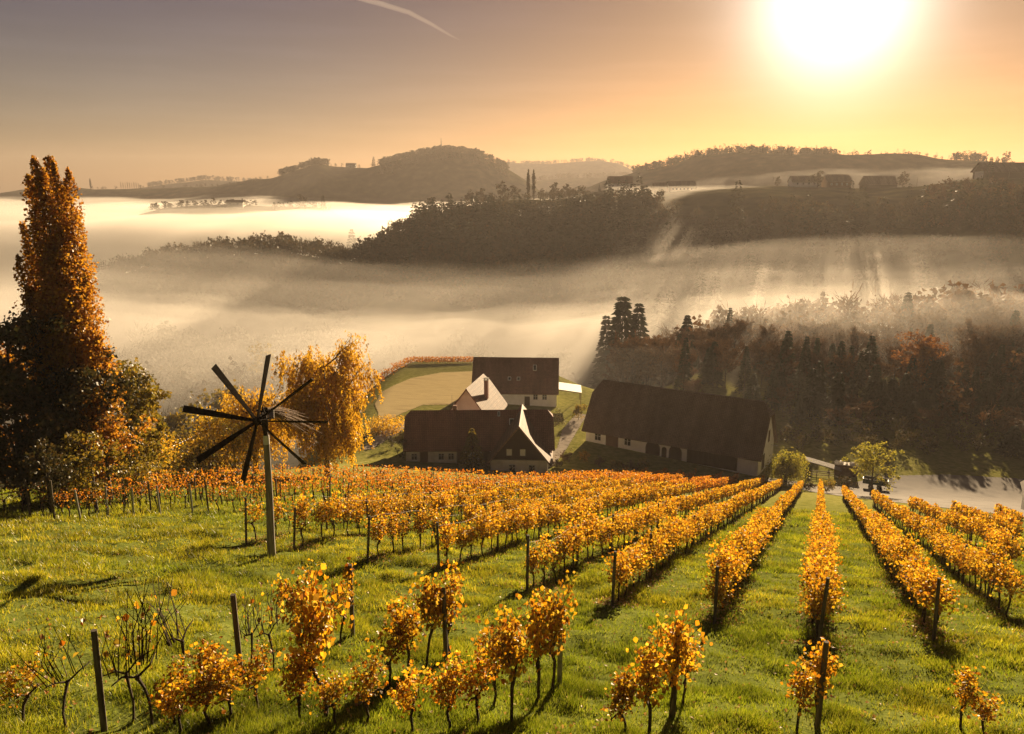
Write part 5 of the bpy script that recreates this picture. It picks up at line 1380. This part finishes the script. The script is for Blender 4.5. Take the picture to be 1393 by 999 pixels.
far_house('ridge_house', 1124, 1159, 237.5, 255, 688, 'boxy ridge house with half hipped roof between two neighbours', 'house', 13, M_TIMBER_L, M_ROOF_DARK, .5, 4, hip=.25)
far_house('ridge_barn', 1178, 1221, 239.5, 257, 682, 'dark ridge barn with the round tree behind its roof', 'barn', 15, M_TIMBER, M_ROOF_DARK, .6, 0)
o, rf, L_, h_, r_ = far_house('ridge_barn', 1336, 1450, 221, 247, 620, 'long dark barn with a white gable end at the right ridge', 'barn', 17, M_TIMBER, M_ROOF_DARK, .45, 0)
b, ax, nx = on_face('left', L_, 17, 0, h_ * .5); m = MB(); fbox(m, b, ax, nx, 0, 0, 11.5, h_ * .9, .1, .01); m.build('white_gable', M_FRAME, o)
far_house('valley_house', 464, 500, 308, 326, None, 'pale house on the slope of the wooded spur above the fog', 'house', 11, M_PLASTER, M_ROOF_RED, .45, 3)
far_house('valley_house', 306, 331, 272.5, 279, 985, 'long roofed farm on the mound in the sea of fog', 'house', 12, M_PLASTER, M_ROOF_DARK, .5, 2)
far_house('hill_house', 470, 484, 222, 228, 1622, 'tiny dark house on the saddle of the distant hill', 'house', 12, M_PLASTER, M_ROOF_DARK, .5, 0)
# radio mast on the hill
p = foot(604, 1618); mz = top_z(604, 188, 1618) - p[2]
mast = thing('radio_mast', 'thin radio mast on top of the distant wooded hill', 'mast', tuple(p))
MB().tube([(0, 0, -1), (0, 0, mz * .55), (0, 0, mz)], [1.1, .8, .45], 6).build('tower', M_WIRE, mast)
m = MB(); m.blob((0, 0, mz * .52), (1.8, 1.8, 1.0), 8, 5); m.box((0, 0, mz * .72), (2.2, 2.2, .5)); m.build('antenna_ring', M_WIRE, mast)
# poles on the ridge
for px, y, lab in ((1351, 620, 'thin pole beside the white gable of the long ridge barn'), (1231, 676, 'thin pole right of the dark ridge barn'), (1041, 700, 'thin pole beside the little round ridge tree')):
    p = foot(px, y); MBp = MB().tube([(0, 0, -.5), (0, 0, 7.5)], [.16, .12], 6)
    pp = tag(MBp.build('utility_pole', M_POST, None, tuple(p)), lab, 'pole')
# orange hedge of vines along the crest of the field behind the farm
hv = []
for px in np.arange(514, 648, 3.4):
    for py in np.arange(494, 575, 2.0):
        q = ground_at(px, py, 320.0, 120.0)
        if q is not None and q[1] < 285: hv.append((q[0], q[1] - 1.0)); break
P = []; W = MB()
for x, y in hv:
    z = h1(x, y)
    P.append(np.column_stack([x + rng.normal(0, .7, 60), y + rng.normal(0, .5, 60), z + rng.uniform(.5, 2.0, 60)])); W.tube([(x, y, z - .2), (x, y, z + 1.2)], .05, 4)
P = np.concatenate(P); V, F = leaf_cards(P, rng.uniform(.3, .5, len(P)))
hd = thing('vine_hedge', 'russet hedge of vines along the crest of the field behind the farm', 'hedge', (0, 0, 0))
MB().add(V, F).build('foliage', M_VINE_RUST, hd); W.build('trunks', M_WOOD_VINE, hd)
P = []
for (px, py, y) in [(507 + i * 4.6, 584 - i * .8, 158 + (i % 3) * 3) for i in range(9)]:
    q = at_y(px, py, y); z = h1(q[0], y)
    P.append(np.column_stack([q[0] + rng.normal(0, .9, 190), y + rng.normal(0, .9, 190), z + rng.uniform(.2, 2.5, 190)]))
P = np.concatenate(P); V, F = leaf_cards(P, rng.uniform(.25, .42, len(P)))
tag(MB().add(V, F).build('vine_hedge', M_WILLOW), 'yellow vines beside the farmhouse drive', 'hedge')
# stack, trailer, rails by the road
p = ground_at(1150, 646); q = thing('firewood_stack', 'brown boxy stack with pale rubble on its top beside the road', 'stack', (p[0], p[1], p[2]), R(-18))
m = MB()
for i in range(5):
    for j in range(9): m.box((-1.8 + j * .45, 0, .2 + i * .42), (.43, 1.6 + .1 * ((i + j) % 3), .40))
m.build('logs', M_TIMBER_L, q)
m = MB()
m.box((0, 0, 2.18), (4.1, 1.75, .12))
for i in range(26): m.blob((rng.uniform(-2, 2), rng.uniform(-.8, .8), 2.22 + rng.uniform(-.05, .08)), rng.uniform(.2, .32), 6, 4, .25)
m.build('rubble', M_PLASTER, q)
p = ground_at(1117, 646); q = thing('lean_to', 'low shelter with slanting pale roof and rails near the round bush', 'shelter', (p[0], p[1], p[2]), R(-12))
m = MB()
for x in (-3.2, -1.0, 1.2, 3.2): m.bar((x, -1.2, -.4), (x, -1.2, 1.15), .14, .14)
for z in (.35, .75, 1.1): m.bar((-3.3, -1.2, z), (3.3, -1.2, z), .06, .12)
m.build('rail_fence', M_TIMBER_L, q)
m = MB(); m.add([(-3.0, -.9, 2.9), (3.4, -.9, 1.35), (3.4, 1.4, 1.5), (-3.0, 1.4, 3.05), (-3.0, -.9, 2.78), (3.4, -.9, 1.23), (3.4, 1.4, 1.38), (-3.0, 1.4, 2.93)], [[0, 1, 2, 3], [7, 6, 5, 4], [0, 4, 5, 1], [1, 5, 6, 2], [2, 6, 7, 3], [3, 7, 4, 0]])
m.build('roof', M_STONE, q)
m = MB()
for x, z in ((-2.8, 2.7), (3.2, 1.2)):
    for y in (-.8, 1.3): m.bar((x, y, -.4), (x, y, z), .14, .14)
m.build('posts', M_TIMBER, q)
p = ground_at(1190, 664); q = thing('trailer', 'dark green farm trailer with pale rim parked by the shrubs', 'trailer', (p[0], p[1], p[2]), R(-25))
M_GREENP = mat_solid('green_paint', [(.020, .045, .028), (.035, .065, .04)], 3, .45, .1, .01)
m = MB(); m.box((0, 0, 1.0), (4.2, 1.9, .18))
for sx_, sy_, lx_, ly_ in ((0, -.92, 4.2, .08), (0, .92, 4.2, .08), (-2.06, 0, .08, 1.76), (2.06, 0, .08, 1.76)): m.box((sx_, sy_, 1.42), (lx_, ly_, .66))
m.build('body', M_GREENP, q)
m = MB()
for sy_ in (-.92, .92): m.box((0, sy_, 1.79), (4.25, .12, .06))
m.build('rim', M_STONE, q)
for x in (-.7, .7):
    for sy_ in (-.86, .86):
        w = MB().tube([(x, sy_ - .12, .45), (x, sy_ + .12, .45)], .45, 14).build('wheel', M_TIMBER, q)
        MB().tube([(x, sy_ - .13, .45), (x, sy_ + .13, .45)], .2, 10).build('rim', M_WIRE, w)
MB().bar((2.1, 0, .85), (3.6, 0, .6), .12, .12).build('drawbar', M_TIMBER, q)
# shed at the right edge
p = at_y(1400, 660, 106); pz = h1(p[0], 106)
q = thing('shed', 'dark tile roofed shed cut off by the right edge of the road', 'shed', (p[0] + 3.4, 106, pz), R(62))
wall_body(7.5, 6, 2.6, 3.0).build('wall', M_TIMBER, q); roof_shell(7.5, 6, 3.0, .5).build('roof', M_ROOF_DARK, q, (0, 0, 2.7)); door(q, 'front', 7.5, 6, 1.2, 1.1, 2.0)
# white cable
A = at_y(-40, 680, 41); Bq = at_y(281, 584, 86)
s = np.linspace(0, 1, 40)[:, None]; pts = A * (1 - s) + Bq * s; pts[:, 2] -= (4 * s * (1 - s) * 1.0)[:, 0] * .9
tag(MB().tube(pts, .035, 6).build('cable', mat_solid('white_cable', [(.7, .68, .64), (.8, .78, .74)], 2, .5, 0)), 'white cable sagging from the dark trees to the willow', 'cable')
zz = h1(Bq[0], Bq[1]); tag(MB().tube([(0, 0, -.3), (0, 0, Bq[2] - zz + .2)], .1, 8).build('utility_pole', M_POST, None, (Bq[0], Bq[1], zz)), 'pole carrying the white cable beside the willow', 'pole')
# pale stakes in the thin rows on the crest
for px, py in ((110, 709), (146, 703), (182, 703), (218, 700), (262, 697)):
    p = ground_at(px, py); o = put_post(p[0], p[1], 'pale stake at the near side of the thin rows on the crest', 'pale stakes on the crest', .06, .85); o.data = M_POSTME[0].copy(); o.data.materials[0] = M_STEEL
# contrail high in the sky
c = [(478, -6), (520, 6), (556, 17), (585, 32), (612, 48), (626, 55)]
pts = np.array([ray(*q) / ray(*q)[1] * 9000 for q in c]); w_ = np.array([34, 30, 27, 22, 14, 4.])
tag(MB().tube(pts, w_, 8).build('contrail', mat_volume('contrail_vapour', (1, .95, .9), .0012, .3), smooth=True), 'thin pale contrail high in the sky', None, None, 'stuff')
# ------------------------------------------------------------------ everyday category on whatever still lacks one
for o in list(COL.objects):
    if o.parent is None and o.type in ('MESH', 'EMPTY') and not o.get('category'):
        o['category'] = o.name.split('.')[0].replace('_', ' ')
